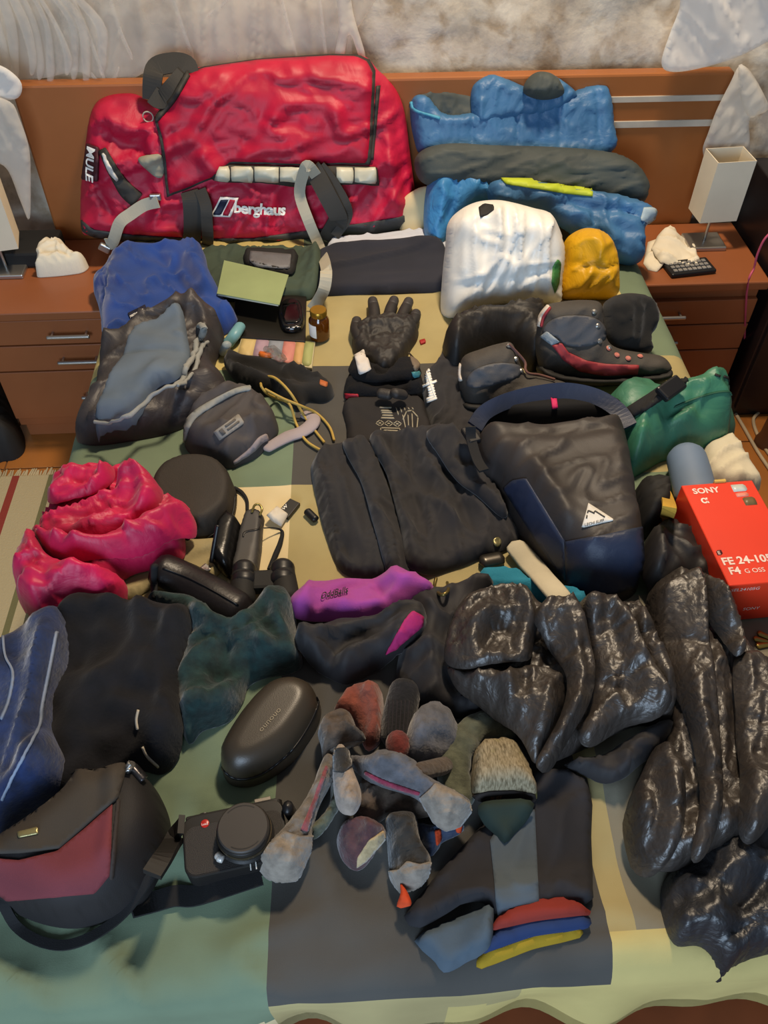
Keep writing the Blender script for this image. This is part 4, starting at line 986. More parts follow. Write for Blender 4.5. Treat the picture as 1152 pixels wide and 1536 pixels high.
for a, b, c, d, e, f in ((559, 452, 561, 464, 562, 482), (591, 451, 586, 464, 581, 482), (613, 453, 607, 466, 600, 482), (624, 471, 621, 479, 614, 490), (535, 482, 534, 494, 540, 508)):
    z_ = 0.518
    pts_ = [P(a, b, z_), P(c, d, z_ + 0.004), P(e, f, z_ + 0.004)]
    q_ = sweep('finger', pts_, [0.0115, 0.0135, 0.014], GL, gv, flat_=0.95, n=14); stampobj(q_)
    sweep('finger_pad', [P(a, b - 1, z_ + 0.002), P((a + c) / 2, (b + d) / 2, z_ + 0.004)], [0.0112, 0.0124], GRN, q_, flat_=0.95, n=14)
cu_ = soft('cuff', [(522, 545), (532, 528), (548, 535), (560, 552), (572, 566), (600, 540), (618, 528), (630, 540), (632, 556), (620, 568), (590, 572), (570, 574), (545, 572), (528, 562)], FUR, gv, h=0.014, r=0.012, cap=0.01, wr=[('r', 0.008, 0.02, 0, 2)])
patch('care_label', [cu_, g0], [(532, 532), (546, 524), (556, 556), (540, 562)], mat('white_label', 'd8d2cc', rough=0.7), gv, off=0.004, step=4)
patch('cuff_trim', [g0, cu_], [(612, 528), (624, 528), (630, 548), (622, 558), (618, 548)], mat('taupe_trim', '6d5f50', rough=0.7), gv, off=0.004, step=4)
patch('toggle', [cu_, g_], [(617, 558), (627, 556), (629, 564), (619, 566)], mat('teal_toggle', '3f7f86', rough=0.5), gv, off=0.005, step=3)
patch('toggle', [duvet], [(629, 512), (637, 510), (639, 515), (631, 518)], mat('red_toggle', 'a02020', rough=0.5), gv, off=0.004, step=2)
# softshell with white writing, under the trousers
BKC = mat('black_softshell', '1d1b1e', rough=0.8, var=0.15, bump=0.15, bscale=600, sheen=0.15)
ss = empty('softshell_trousers', P(665, 600, 0.5), 'black softshell sleeve with white vertical lettering beside the gloves', 'garment')
s1 = soft('sleeve', [(633, 570), (650, 548), (668, 518), (690, 540), (700, 600), (722, 640), (716, 690), (660, 690), (646, 640), (636, 600)], BKC, ss, h=0.025, r=0.02, cap=0.008, ridges=[([(648, 560), (660, 610), (680, 660)], 0.008, 0.014)], wr=[('r', 0.008, 0.05, 70, 2)])
lx = [(637, 559, 645, 555), (638, 564, 646, 560), (639, 568, 647, 564), (640, 572, 648, 568), (640, 576, 649, 572), (633, 580, 655, 572), (642, 582, 651, 578), (643, 586, 652, 582), (644, 590, 653, 586), (644, 594, 654, 590), (640, 599, 655, 594), (641, 603, 656, 597)]
for a, b, c, d in lx: patch('lettering', s1, band([(a, b), (c, d)], 3.2), WHITE, ss, off=0.002, step=3)
patch('lettering', s1, band([(640, 557), (653, 596)], 2.2), WHITE, ss, off=0.0022, step=3)
bl = empty('base_layer', P(578, 625, 0.5), 'folded black base layer shirt with tiny silver care print', 'shirt')
b1 = soft('body', [(516, 602), (560, 597), (628, 594), (640, 620), (648, 655), (620, 668), (560, 672), (524, 668), (520, 640)], mat('black_jersey', '221f20', rough=0.85, var=0.1, bump=0.1, bscale=800), bl, h=0.014, r=0.01, round_=3, cap=0.004, wr=[('n', 0.003, 0.06, 0, 1)])
PRN = mat('silver_print', '9c9582', rough=0.6)
for (a, b, c) in ((569, 588, 611), (571, 588, 616), (572, 589, 619), (573, 590, 623), (571, 592, 627)):
    patch('care_print', b1, band([(a, c), (b, c + 0.5)], 2.0), PRN, bl, off=0.001, step=3)
for k in range(3):
    cx_, cy_ = 570 + k * 13, 635 + k * 0.6
    for q in (((-6.5, 0), (0, -4.5)), ((0, -4.5), (6.5, 0)), ((6.5, 0), (0, 4.5)), ((0, 4.5), (-6.5, 0))):
        patch('care_print', b1, band([(cx_ + q[0][0], cy_ + q[0][1]), (cx_ + q[1][0], cy_ + q[1][1])], 1.2), PRN, bl, off=0.001, step=3)
    patch('care_print', b1, band([(cx_ - 2.5, cy_), (cx_ + 2.5, cy_)], 2.0), PRN, bl, off=0.001, step=3)
for a, b in (((571, 642), (600, 643)), ((571, 649), (600, 650)), ((571, 642), (571, 649)), ((600, 643), (600, 650)), ((575, 645.5), (597, 646.5))):
    patch('care_print', b1, band([a, b], 1.4), PRN, bl, off=0.001, step=3)
for pts in ([(604, 622), (609, 645)], [(609, 645), (625, 646)], [(625, 646), (627, 626)], [(627, 626), (618, 616)], [(618, 616), (610, 617)], [(610, 617), (604, 630)], [(612, 622), (613, 642)], [(618, 620), (619, 643)], [(594, 611), (598, 623)], [(600, 611), (603, 619)], [(606, 611), (608, 616)], [(612, 611), (614, 615)], [(618, 611), (620, 615)]):
    patch('care_print', b1, band(pts, 1.5), PRN, bl, off=0.001, step=3)
# big black trousers
tr = empty('black_trousers', P(610, 760, 0.5), 'heap of black trousers in long folds beside the backpack', 'trousers')
TRW = [('r', 0.010, 0.06, 105, 3), ('n', 0.010, 0.06, 105, 3), ('r', 0.005, 0.03, 75, 3)]
soft('folded_leg', [(466, 696), (480, 676), (512, 666), (550, 690), (580, 780), (600, 858), (560, 868), (512, 856), (488, 800), (474, 745)], BKC, tr, h=0.02, r=0.02, cap=0.012, edge=0.003, wr=TRW, ridges=[([(485, 710), (505, 760), (515, 830)], 0.012, 0.012), ([(500, 700), (530, 780), (545, 840)], 0.012, 0.012), ([(480, 730), (498, 790), (520, 850)], -0.008, 0.01)])
soft('folded_leg', [(514, 667), (556, 660), (590, 740), (610, 810), (626, 864), (586, 866), (562, 800), (542, 730)], BKC, tr, h=0.008, r=0.02, cap=0.02, edge=0.003, wr=TRW)
t1 = soft('folded_leg', [(556, 661), (640, 653), (690, 655), (722, 690), (742, 720), (766, 770), (779, 806), (762, 824), (722, 838), (684, 852), (616, 864), (600, 800), (580, 720)], BKC, tr, h=0.012, r=0.025, cap=0.02, edge=0.004, wr=TRW, ridges=[([(640, 690), (665, 740), (675, 810)], 0.014, 0.018), ([(610, 690), (625, 770), (640, 840)], -0.008, 0.016), ([(700, 730), (720, 770), (730, 820)], 0.01, 0.016), ([(660, 700), (690, 760), (700, 830)], -0.009, 0.014)])
soft('waist_flap', [(640, 653), (700, 654), (722, 690), (742, 720), (762, 765), (750, 775), (715, 745), (690, 725), (662, 692)], BKC, tr, h=0.007, r=0.02, cap=0.02, edge=0.003, wr=TRW)
patch('snap_button', t1, [(739, 812), (742, 807), (748, 807), (751, 812), (749, 818), (742, 819)], mat('brass_button', '8d8660', rough=0.4, metal=0.6), tr, off=0.003, step=2, round_=3)
limb('drawcord_end', [(462, 768, 0.008), (472, 778, 0.008)], BLK, tr, n=8, st=False)
# ================================================================== right middle: boots, backpack, dry bag, box
BOOT = mat('boot_nubuck', '433f3b', rough=0.75, var=0.12, bump=0.25, bscale=300)
BOOTG = mat('boot_grey_panel', '4a4c52', rough=0.6, var=0.1, bump=0.2, bscale=400)
RUB = mat('boot_rubber', '171615', rough=0.7, var=0.1)
REDP = mat('boot_red', '9c3038', rough=0.6, var=0.1)
def boot(frm, out, sole, parent):
    b = soft('upper', out, BOOT, parent, h=0.045, r=0.04, fr=frm, back=0.045, res=0.006, stampit=False, wr=[('n', 0.004, 0.04, 0, 1), ('r', 0.003, 0.03, 20, 2)])
    s = soft('sole', sole, RUB, parent, h=0.05, r=0.018, fr=frm, back=0.05, res=0.006, round_=2, stampit=False)
    return b
gt = soft('gaiter', [(664, 520), (668, 490), (684, 470), (720, 460), (770, 453), (812, 451), (830, 470), (828, 520), (800, 545), (770, 520), (740, 522), (700, 545), (685, 556), (670, 548)], mat('black_puffy_nylon', '24211f', rough=0.55, var=0.12, crinkle=0.2, cscale=12), h=0.09, r=0.06, ridges=[([(690, 500), (740, 492), (800, 480)], 0.012, 0.018), ([(680, 520), (720, 510), (765, 508)], -0.016, 0.012), ([(675, 535), (710, 530), (750, 515)], 0.012, 0.012)], wr=[('r', 0.014, 0.05, 10, 2), ('n', 0.01, 0.07, 0, 1)])
meta(gt, 'puffy black nylon gaiter behind the left boot', 'gaiter')
lbt = empty('hiking_boot', P(740, 600, 0.5), 'left brown black hiking boot behind the backpack, laces loose', 'boot', 'pair of hiking boots')
fr1 = tilt(740, 600, 0.515, 52, turn=-6)
b1 = boot(fr1, [(690, 585), (688, 560), (695, 535), (720, 524), (750, 515), (768, 515), (778, 540), (788, 560), (815, 566), (850, 575), (858, 598), (840, 612), (740, 615), (700, 610)], [(692, 600), (740, 602), (800, 600), (856, 596), (858, 610), (840, 620), (740, 622), (696, 618)], lbt)
patch('side_panel', b1, [(700, 575), (712, 555), (745, 545), (776, 548), (780, 562), (750, 575), (715, 582)], BOOTG, lbt, off=0.003, step=4, round_=3)
patch('pull_loop', b1, band([(690, 545), (689, 560), (692, 572)], 4), mat('loop_white', 'd9cfc4', rough=0.8), lbt, off=0.003, step=3)
for (x, y) in ((763, 520), (773, 539), (781, 557)):
    q = hit(b1, x, y)
    if q: lathe('lace_hook', [(0.0005, 0), (0.005, 0), (0.006, 0.002), (0.004, 0.005), (0.0005, 0.006)], METAL, lbt, n=10, xf=Matrix.Translation(q[0]) @ q[1].to_track_quat('Z', 'Y').to_matrix().to_4x4())
LACE = mat('boot_lace', '6a4a44', rough=0.9)
sweep('lace', [on(763, 521, 0.006, [b1]), on(778, 545, 0.012, [b1]), on(782, 558, 0.010, [b1]), on(790, 566, 0.01, [b1]), on(808, 568, 0.008, [b1]), on(830, 573, 0.006, [b1])], 0.0028, LACE, lbt, n=8)
rbt = empty('hiking_boot', P(900, 570, 0.5), 'right hiking boot with red side stripe, toe pointing to the green sack', 'boot', 'pair of hiking boots')
fr2 = tilt(900, 568, 0.515, 55, turn=-8)
b2 = boot(fr2, [(806, 540), (803, 515), (808, 480), (818, 459), (845, 452), (880, 450), (901, 455), (906, 480), (910, 508), (926, 522), (962, 529), (992, 534), (1006, 548), (1003, 560), (985, 566), (900, 572), (840, 566), (812, 558)], [(806, 545), (840, 556), (900, 562), (985, 556), (1005, 550), (1004, 566), (985, 574), (900, 580), (840, 576), (810, 566)], rbt)
patch('side_panel', b2, [(815, 500), (825, 482), (850, 474), (888, 476), (905, 490), (906, 508), (880, 520), (850, 518), (835, 505)], BOOTG, rbt, off=0.003, step=4, round_=3)
patch('red_stripe', b2, [(828, 518), (842, 514), (852, 528), (880, 541), (910, 546), (958, 548), (956, 560), (905, 562), (870, 556), (845, 540)], REDP, rbt, off=0.004, step=4)
patch('reflective_panel', b2, [(812, 505), (822, 497), (840, 513), (828, 518)], mat('pale_blue_grey', '8d9aa5', rough=0.4, bump=0.5, bscale=600), rbt, off=0.0045, step=3)
patch('pull_loop', b2, band([(809, 490), (813, 474), (824, 460)], 5), mat('loop_white', 'd9cfc4'), rbt, off=0.004, step=3)
patch('loop_piping', b2, band([(813, 491), (817, 476), (827, 462)], 2), REDP, rbt, off=0.0045, step=3)
for (x, y) in ((891, 468), (896, 489), (899, 512), (913, 522)):
    q = hit(b2, x, y)
    if q: lathe('lace_hook', [(0.0005, 0), (0.005, 0), (0.006, 0.002), (0.004, 0.005), (0.0005, 0.006)], METAL, rbt, n=10, xf=Matrix.Translation(q[0]) @ q[1].to_track_quat('Z', 'Y').to_matrix().to_4x4())
EYE = mat('eyelet_red_white', 'c9786a', rough=0.6)
for (x, y) in ((912, 523), (925, 533), (942, 538), (960, 535)):
    q = hit(b2, x, y)
    if q: lathe('eyelet', [(0.0005, 0), (0.005, 0), (0.006, 0.002), (0.004, 0.004), (0.0005, 0.004)], EYE, rbt, n=10, xf=Matrix.Translation(q[0]) @ q[1].to_track_quat('Z', 'Y').to_matrix().to_4x4())
bn = soft('wool_sock', [(905, 475), (906, 455), (925, 443), (950, 440), (975, 447), (986, 465), (985, 490), (975, 505), (978, 525), (965, 532), (935, 530), (915, 520), (907, 500)], HAT, fr=tilt(945, 530, 0.535, 45), h=0.04, r=0.035, back=0.03, stampit=False, ridges=[([(925, 455), (935, 490), (930, 520)], 0.01, 0.01), ([(960, 450), (962, 490), (950, 525)], -0.012, 0.01)], wr=[('r', 0.012, 0.03, 80, 2)])
meta(bn, 'crumpled black sock draped over the right boot', 'sock')

# ---- green dry bag
GRN_ = mat('green_nylon', '3f7a60', rough=0.45, var=0.12, crinkle=0.3, cscale=12)
gb = empty('stuff_sack', P(1010, 650, 0.5), 'sea green stuff sack with black buckle strap beside the backpack', 'stuff sack')
gs = soft('sack_body', [(900, 600), (915, 578), (945, 565), (980, 566), (1010, 568), (1040, 558), (1075, 560), (1108, 576), (1124, 595), (1120, 620), (1100, 642), (1070, 660), (1040, 668), (1000, 675), (970, 695), (950, 706), (935, 690), (925, 660), (905, 640), (900, 620)], GRN_, gb, h=0.10, r=0.08, ridges=[('s', [(1120, 590), (1060, 595), (1010, 612), (960, 640)], 0.02, 0.04), ([(1000, 575), (1005, 615), (990, 660)], -0.014, 0.014), ([(930, 690), (970, 650), (1050, 640)], 0.02, 0.016), ([(960, 660), (1000, 636), (1060, 630)], -0.02, 0.014), ([(920, 595), (960, 580), (985, 580)], 0.012, 0.016)], wr=[('r', 0.016, 0.06, 20, 2), ('n', 0.01, 0.07, 0, 1)])
patch('strap', gs, band([(1030, 566), (1000, 585), (970, 605), (935, 625), (915, 635)], [12, 18, 18, 16, 12]), BLKW, gb, off=0.006, step=4)
bk = hit(gs, 1002, 588); rbox('buckle', (-0.03, -0.016, 0.0), (0.03, 0.016, 0.014), BLK, gb, bev=0.004, xf=Matrix.Translation(bk[0] + bk[1] * 0.004) @ Matrix.Rotation(math.radians(38), 4, 'Z') @ Matrix.Rotation(math.radians(20), 4, 'X'))
patch('seam', gs, band([(1120, 592), (1085, 588), (1050, 596), (1010, 612)], 2.5), mat('green_seam', '24543f', rough=0.6), gb, off=0.003, step=4)
for q in ((1085, 565), (1098, 572), (1072, 562)): patch('print_mark', gs, band([(q[0], q[1]), (q[0] + 8, q[1] + 3)], 3), BLKM, gb, off=0.002, step=3)
# ---- white cloth, blue bottle, things at the right edge
wc = soft('cotton_tote', [(1055, 668), (1075, 655), (1098, 645), (1110, 660), (1125, 690), (1142, 725), (1130, 735), (1090, 735), (1060, 715)], mat('cream_canvas', 'd6cdb4', rough=0.9, var=0.05, bump=0.2, bscale=500), h=0.035, r=0.025, wr=[('r', 0.012, 0.04, 30, 2)], base=0.5); meta(wc, 'cream canvas cloth at the bed edge behind the red box', 'cloth')
bt = empty('water_bottle', P(1035, 720, 0.5), 'matt pale blue bottle lying behind the red box', 'bottle')
limb('bottle_body', [(1030, 690, 0.036), (1036, 712, 0.037), (1044, 745, 0.037)], mat('pale_blue_matt', '6d8099', rough=0.6, var=0.04), bt, flat_=1.0, n=24)
# ---- red lens box
RBX = mat('red_card', 'e23a1e', rough=0.45, var=0.02, bump=0.03)
ZT = 0.60
c0 = P(1022, 728, ZT); c1 = P(1124, 725, ZT); c2 = P(1094, 879, ZT)
ux = (c2 - c0); ln_ = ux.length; wd_ = 0.125
ydir = (c0 - c2).normalized(); xdir = Vector((ydir.y, -ydir.x, 0)).normalized()
bxM = Matrix.Translation((c2.x, c2.y, 0.502)) @ Matrix(((xdir.x, ydir.x, 0, 0), (xdir.y, ydir.y, 0, 0), (0, 0, 1, 0), (0, 0, 0, 1)))
print('lens box', ln_, (c1 - c0).length)
lbx = empty('lens_box', bxM.translation, 'bright red camera lens box with white lettering at the right edge', 'box')
bxo = rbox('carton', (0, 0, 0), (wd_, ln_, ZT - 0.502), RBX, lbx, bev=0.0012, seg=1, xf=bxM)
stampobj(bxo)
PWH = mat('box_print', 'f3d9cc', rough=0.6)
def bt2(s, x, y, sz, bold=0.0, sp=1.0):   # lettering on the carton lid, measured in metres from its near left corner
    a = bxM @ Vector((x, y, ZT - 0.502)); b = bxM @ Vector((x + sz, y, ZT - 0.502)); c = bxM @ Vector((x, y + sz, ZT - 0.502))
    A, B, C_ = topx(a), topx(b), topx(c)
    text('lettering', bxo, s, A, (B[0] - A[0], B[1] - A[1]), (C_[0] - A[0], C_[1] - A[1]), PWH, lbx, off=0.0006, bold=bold, sp=sp)
bt2('SONY', 0.014, ln_ - 0.022, 0.017, 0.03)
bt2('α', 0.02, ln_ - 0.044, 0.020, 0.03)
bt2('FE 24-105', 0.006, 0.040, 0.020, 0.03)
bt2('F4', 0.010, 0.021, 0.019, 0.03)
bt2('G OSS', 0.034, 0.021, 0.012)
bt2('E', 0.006, 0.062, 0.008)
def bq(name, x0, y0, x1, y1, m, z=None):
    q = [topx(bxM @ Vector((x, y, ZT - 0.502))) for x, y in ((x0, y0), (x1, y0), (x1, y1), (x0, y1))]
    return patch(name, bxo, q, m, lbx, off=0.0005, step=6)
bq('sticker', 0.083, ln_ - 0.024, 0.108, ln_ - 0.008, mat('silver_sticker', 'c9cfc8', rough=0.3))
bq('sticker', 0.091, ln_ - 0.056, 0.112, ln_ - 0.038, mat('gold_brown_sticker', '6d5a3a', rough=0.4))
bq('sticker', 0.084, ln_ - 0.036, 0.106, ln_ - 0.027, mat('pink_sticker', 'e08a78', rough=0.5))
bq('badge', 0.0045, 0.060, 0.014, 0.070, mat('dark_badge', '5a2420', rough=0.5))
bt2('E', 0.006, 0.0615, 0.009, 0.02)
a_, b_ = bxM @ Vector((0.006, 0, 0.083)), bxM @ Vector((0.016, 0, 0.083)); c_ = bxM @ Vector((0.006, 0, 0.093))
A, B, C_ = topx(a_), topx(b_), topx(c_)
text('lettering', bxo, 'SEL24105G', A, (B[0] - A[0], B[1] - A[1]), (C_[0] - A[0], C_[1] - A[1]), PWH, lbx, off=0.0006)
text('lettering', bxo, 'SONY', (A[0] + 18, A[1] + 28), (B[0] - A[0], B[1] - A[1]), ((C_[0] - A[0]), C_[1] - A[1]), PWH, lbx, off=0.0006)
rbox('carton_flap', (0.058, ln_ - 0.001, 0.07), (0.078, ln_ + 0.004, 0.102), mat('yellow_tab', 'd9b45a', rough=0.6), lbx, bev=0.001, xf=bxM)
# wooden-handled loops and dark cloth left of the box
yl = empty('yellow_strap', P(1000, 755, 0.5), 'short yellow webbing strap between the backpack and the red box', 'strap')
strap('webbing', [(992, 732, 0.02), (1000, 745, 0.03), (1004, 762, 0.035), (999, 778, 0.03), (992, 790, 0.02)], 0.011, mat('yellow_webbing', 'c99f3a', rough=0.8, bump=0.3, bscale=800), yl, th=0.002)
dk = soft('dark_pouch', [(955, 720), (985, 712), (1002, 735), (1000, 770), (985, 795), (962, 800), (955, 770)], BLKM, h=0.06, r=0.03, wr=[('r', 0.01, 0.03, 20, 2)]); meta(dk, 'dark pouch tucked between the backpack and the red box', 'pouch')

# ================================================================== backpack
BPM = mat('backpack_black', '383331', rough=0.55, var=0.12, bump=0.15, bscale=700, crinkle=0.08, cscale=10)
BPN = mat('backpack_navy', '263048', rough=0.5, var=0.12, bump=0.15, bscale=700, crinkle=0.12, cscale=12)
bp = empty('backpack', P(840, 740, 0.5), 'black roll-top backpack with navy lower panels and white triangle badge', 'backpack')
rim = soft('opening', [(716, 640), (738, 614), (795, 594), (850, 588), (902, 598), (934, 624), (928, 650), (870, 655), (800, 660), (735, 656)], mat('black_interior', '0b0c10', rough=0.9), bp, h=0.085, r=0.02, base=0.5)
cw = [P(712, 640, 0.575), P(728, 618, 0.585), P(762, 601, 0.592), P(806, 590, 0.595), P(850, 586, 0.596), P(893, 595, 0.594), P(926, 615, 0.588), P(944, 640, 0.578)]
rc_ = strap3('rear_collar', cw, 0.015, BPN, bp, th=0.0035, up=(0, -0.75, 0.66)); meta(rc_, 'navy rear collar of the open top')
bd = soft('body', [(712, 650), (735, 634), (800, 634), (870, 628), (925, 622), (945, 640), (952, 690), (958, 760), (965, 850), (950, 882), (915, 892), (880, 890), (850, 872), (800, 802), (768, 750), (745, 715), (722, 690)], BPM, bp, h=0.125, r=0.05, base=0.5, res=0.007, power=0.42, ridges=[([(735, 640), (800, 642), (925, 632)], 0.016, 0.012), ([(740, 668), (840, 672), (945, 655)], -0.01, 0.02), ([(790, 715), (850, 812)], 0.012, 0.012), ([(750, 700), (830, 692), (940, 680)], 0.006, 0.02)], wr=[('n', 0.008, 0.1, 0, 1.5), ('r', 0.005, 0.05, 20, 2)])
patch('loop_tab', [rc_, rim, bd], [(826, 599), (834, 597), (836, 612), (828, 614)], mat('magenta_tab', 'c21f5a', rough=0.7), bp, off=0.005, step=3)
n1 = patch('side_panel', bd, [(756, 732), (770, 720), (790, 717), (848, 812), (850, 872), (830, 845), (800, 802)], BPN, bp, off=0.003, step=5); meta(n1, 'navy side panel')
n2 = patch('bottom_panel', bd, [(848, 812), (905, 803), (962, 790), (965, 850), (950, 880), (915, 891), (880, 890), (851, 874)], BPN, bp, off=0.003, step=5)
tri = patch('badge', bd, [(882, 756), (921, 781), (873, 792)], mat('badge_white', 'dcd8d0', rough=0.6), bp, off=0.003, step=4)
DKP = mat('badge_print', '3a3836', rough=0.7)
for a, b in (((880, 778), (881, 772.5)), ((881.5, 770), (882.5, 766)), ((882.5, 766), (890, 769.5)), ((890.5, 771), (892, 766.5)), ((892, 766.5), (907, 776))):
    patch('badge_print', tri, band([a, b], 1.8), DKP, bp, off=0.0008, step=2)
text('lettering', tri, 'LECHI SUFF', (877, 789.5), (5.6, -1.4), (0.5, -6.0), DKP, bp, off=0.0008, bold=0.01)
rbox('side_buckle', (-0.012, -0.02, 0), (0.012, 0.02, 0.012), BLK, bp, bev=0.003, xf=Matrix.Translation(P(706, 657, 0.585)) @ Matrix.Rotation(0.3, 4, 'Z'))
strap('side_strap', [(706, 640, 0.05), (707, 660, 0.045), (716, 690, 0.03), (726, 706, 0.03)], 0.009, BLKW, bp, th=0.002)
# strap and sock behind the puffer: teal sock, cream strap
TEAL = mat('teal_knit', '27809c', rough=0.95, var=0.1, bump=0.4, bscale=300)
ts_ = soft('teal_beanie', [(714, 868), (718, 852), (740, 848), (775, 852), (800, 866), (830, 880), (860, 890), (880, 905), (870, 930), (830, 930), (790, 905), (750, 890), (722, 884)], TEAL, h=0.035, r=0.025, cap=0.01, wr=[('r', 0.008, 0.04, -20, 2)]); meta(ts_, 'teal blue knitted beanie under the puffer jacket', 'beanie')
cs = empty('cream_strap', P(810, 870, 0.53), 'wide cream cotton strap coming out from under the backpack', 'strap')
limb('strap_end', [(776, 822, 0.02, 0.012), (800, 850, 0.022, 0.012), (825, 878, 0.02, 0.012), (850, 906, 0.018, 0.012), (872, 926, 0.016, 0.01)], mat('cream_cotton', 'c6bda4', rough=0.9, var=0.08, bump=0.2), cs, flat_=0.3, n=10)
wg = empty('watch_strap', P(740, 842, 0.53), 'dark wristwatch poking out below the black trousers', 'watch')
limb('case', [(728, 842, 0.014), (748, 838, 0.014)], mat('watch_metal', '4a4640', rough=0.3, metal=0.7), wg, flat_=0.6, n=12, st=False)
# ================================================================== left lower: magenta jacket, cases, binoculars
MAG = mat('magenta_nylon', 'c40f4a', rough=0.5, var=0.14, crinkle=0.18, cscale=16, sheen=0.15)
hp = empty('headphone_case', P(290, 740, 0.5), 'round dark brown zip case beside the magenta jacket', 'case')
h1 = soft('shell', [(226, 728), (240, 700), (268, 684), (300, 681), (330, 690), (349, 715), (353, 740), (348, 770), (332, 790), (308, 806), (275, 806), (245, 790), (230, 760)], mat('brown_black_eva', '2d2721', rough=0.7, var=0.08, bump=0.25, bscale=500), hp, h=0.05, r=0.018, base=0.501)
patch('zip_line', h1, band([(353, 742), (349, 771), (333, 792), (309, 808)], 2.5), mat('zip_dark', '0e0d0c', rough=0.5), hp, off=0.002, step=3)
limb('zip_pull', [(352, 732, 0.004), (362, 738, 0.004), (370, 750, 0.003), (371, 765, 0.003)], BLKW, hp, n=8, flat_=0.7, st=False)
kp_ = empty('khaki_pouch', P(250, 860, 0.5), 'flat khaki pouch half hidden under the magenta jacket', 'pouch')
k1_ = soft('body', [(172, 845), (220, 822), (290, 812), (332, 812), (334, 845), (318, 866), (270, 868), (230, 880), (200, 900), (172, 898)], mat('khaki_canvas', 'a3956c', rough=0.9, var=0.08, bump=0.2), kp_, h=0.012, r=0.008, cap=0.005, wr=[('r', 0.005, 0.05, 10, 2)])
patch('zip_pull', k1_, [(300, 852), (308, 846), (316, 850), (314, 858), (306, 860)], METAL, kp_, off=0.003, step=2)
mj = empty('rain_jacket', P(140, 810, 0.5), 'crumpled magenta rain jacket spilling over the left edge of the bed', 'rain jacket')
MW = [('r', 0.010, 0.06, 25, 2.2), ('r', 0.006, 0.035, -20, 2), ('n', 0.008, 0.05, 30, 1)]
soft('fabric', [(70, 738), (84, 712), (128, 699), (180, 696), (214, 710), (244, 740), (262, 766), (286, 772), (294, 786), (280, 808), (276, 838), (240, 852), (202, 864), (178, 882), (168, 900), (120, 917), (64, 924), (42, 917), (12, 872), (7, 842), (20, 816), (50, 802), (60, 772), (80, 756)], MAG, mj, h=0.045, r=0.035, res=0.005, cap=0.03, wr=MW)
for out, rd in (([(62, 802), (66, 775), (90, 765), (130, 755), (172, 738), (182, 700), (214, 711), (247, 745), (238, 776), (190, 800), (140, 818), (95, 812)], [([(180, 708), (190, 745), (160, 785), (100, 805)], 0.018, 0.013), ([(205, 720), (225, 755), (215, 785)], 0.014, 0.012), ([(100, 790), (150, 780), (190, 765)], -0.01, 0.01)]),
                ([(68, 742), (84, 713), (130, 699), (168, 704), (176, 732), (152, 754), (112, 764), (84, 762)], [([(82, 735), (110, 722), (145, 722), (165, 738), (140, 752), (105, 752)], 0.016, 0.009), ([(110, 738), (140, 736)], -0.012, 0.008)]),
                ([(58, 808), (100, 818), (150, 824), (210, 800), (262, 767), (288, 774), (294, 788), (284, 803), (240, 828), (180, 848), (120, 854), (74, 838)], [([(80, 825), (150, 838), (210, 818), (275, 785)], 0.016, 0.012)]),
                ([(8, 850), (20, 818), (52, 804), (75, 842), (122, 860), (182, 862), (176, 886), (140, 906), (70, 922), (40, 914)], [([(20, 840), (48, 868), (60, 905)], 0.016, 0.013), ([(75, 880), (120, 872), (165, 876)], 0.015, 0.012)]),
                ([(196, 850), (240, 826), (272, 812), (280, 838), (240, 854), (205, 866)], [([(215, 850), (270, 825)], 0.01, 0.01)])):
    soft('fold', out, MAG, mj, h=0.02, r=0.028, edge=0.001, res=0.005, cap=0.03, wr=MW, ridges=rd)
bc = empty('card_case', P(340, 815, 0.5), 'glossy black folding case leaning on the round brown case', 'case')
soft('lid', [(340, 768), (363, 784), (354, 830), (347, 869), (330, 858), (315, 842), (319, 815), (324, 790)], mat('black_gloss_leather', '0f0e0e', rough=0.3, var=0.05, bump=0.1), bc, h=0.03, r=0.012, round_=1, cap=0.01)
limb('edge_binding', [(326, 790, 0.004, 0.026), (317, 842, 0.004, 0.02)], BLK, bc, n=8, st=False)
gr = empty('power_bank', P(372, 815, 0.5), 'slim grey power bank with keyring loop lying next to the black folding case', 'power bank')
g1_ = soft('body', [(366, 770), (394, 768), (394, 790), (388, 857), (370, 864), (348, 862), (352, 835)], mat('slate_plastic', '3d3a38', rough=0.5, var=0.06), gr, h=0.018, r=0.007, round_=2, cap=0.004, res=0.004)
patch('lanyard_slot', g1_, band([(392, 788), (386, 794), (372, 797), (366, 800), (365, 806)], 2.4), BLK, gr, off=0.001, step=2)
sweep('keyring', [P(378, 768, 0.525), P(382, 758, 0.53), P(389, 757, 0.53), P(393, 764, 0.528), P(390, 772, 0.525)], 0.0022, mat('brass_ring', '9a8a50', rough=0.3, metal=0.8), gr, n=8)
ub = empty('usb_stick', P(426, 770, 0.5), 'black memory stick in a torn white wrapper', 'usb stick')
u1 = slab('stick', [(435, 747), (450, 754), (432, 776), (417, 766)], mat('stick_black', '191716', rough=0.4), ub, th=0.008, bev=0.0015)
text('lettering', u1, 'W', (425.5, 766), (6, -6), (-4, -5), WHITE, ub, off=0.0008, bold=0.02)
soft('wrapper', [(416, 762), (433, 775), (422, 792), (410, 788), (401, 781)], mat('white_wrapper', 'd9cfbd', rough=0.6, crinkle=0.2), ub, h=0.006, r=0.004, round_=1, res=0.004, wr=[('r', 0.003, 0.012, 30, 1)])
lc_ = empty('wrist_cord', P(415, 820, 0.5), 'black wrist cord running from the memory stick to the binoculars', 'cord')
limb('cord', [(396, 792, 0.0012), (412, 792, 0.0012), (423, 797, 0.003), (421, 812, 0.0045), (414, 830, 0.005), (404, 853, 0.004)], BLKW, lc_, n=8, st=False)
bn_ = empty('binoculars', P(398, 875, 0.5), 'compact black binoculars, barrels toward the teal knit', 'binoculars')
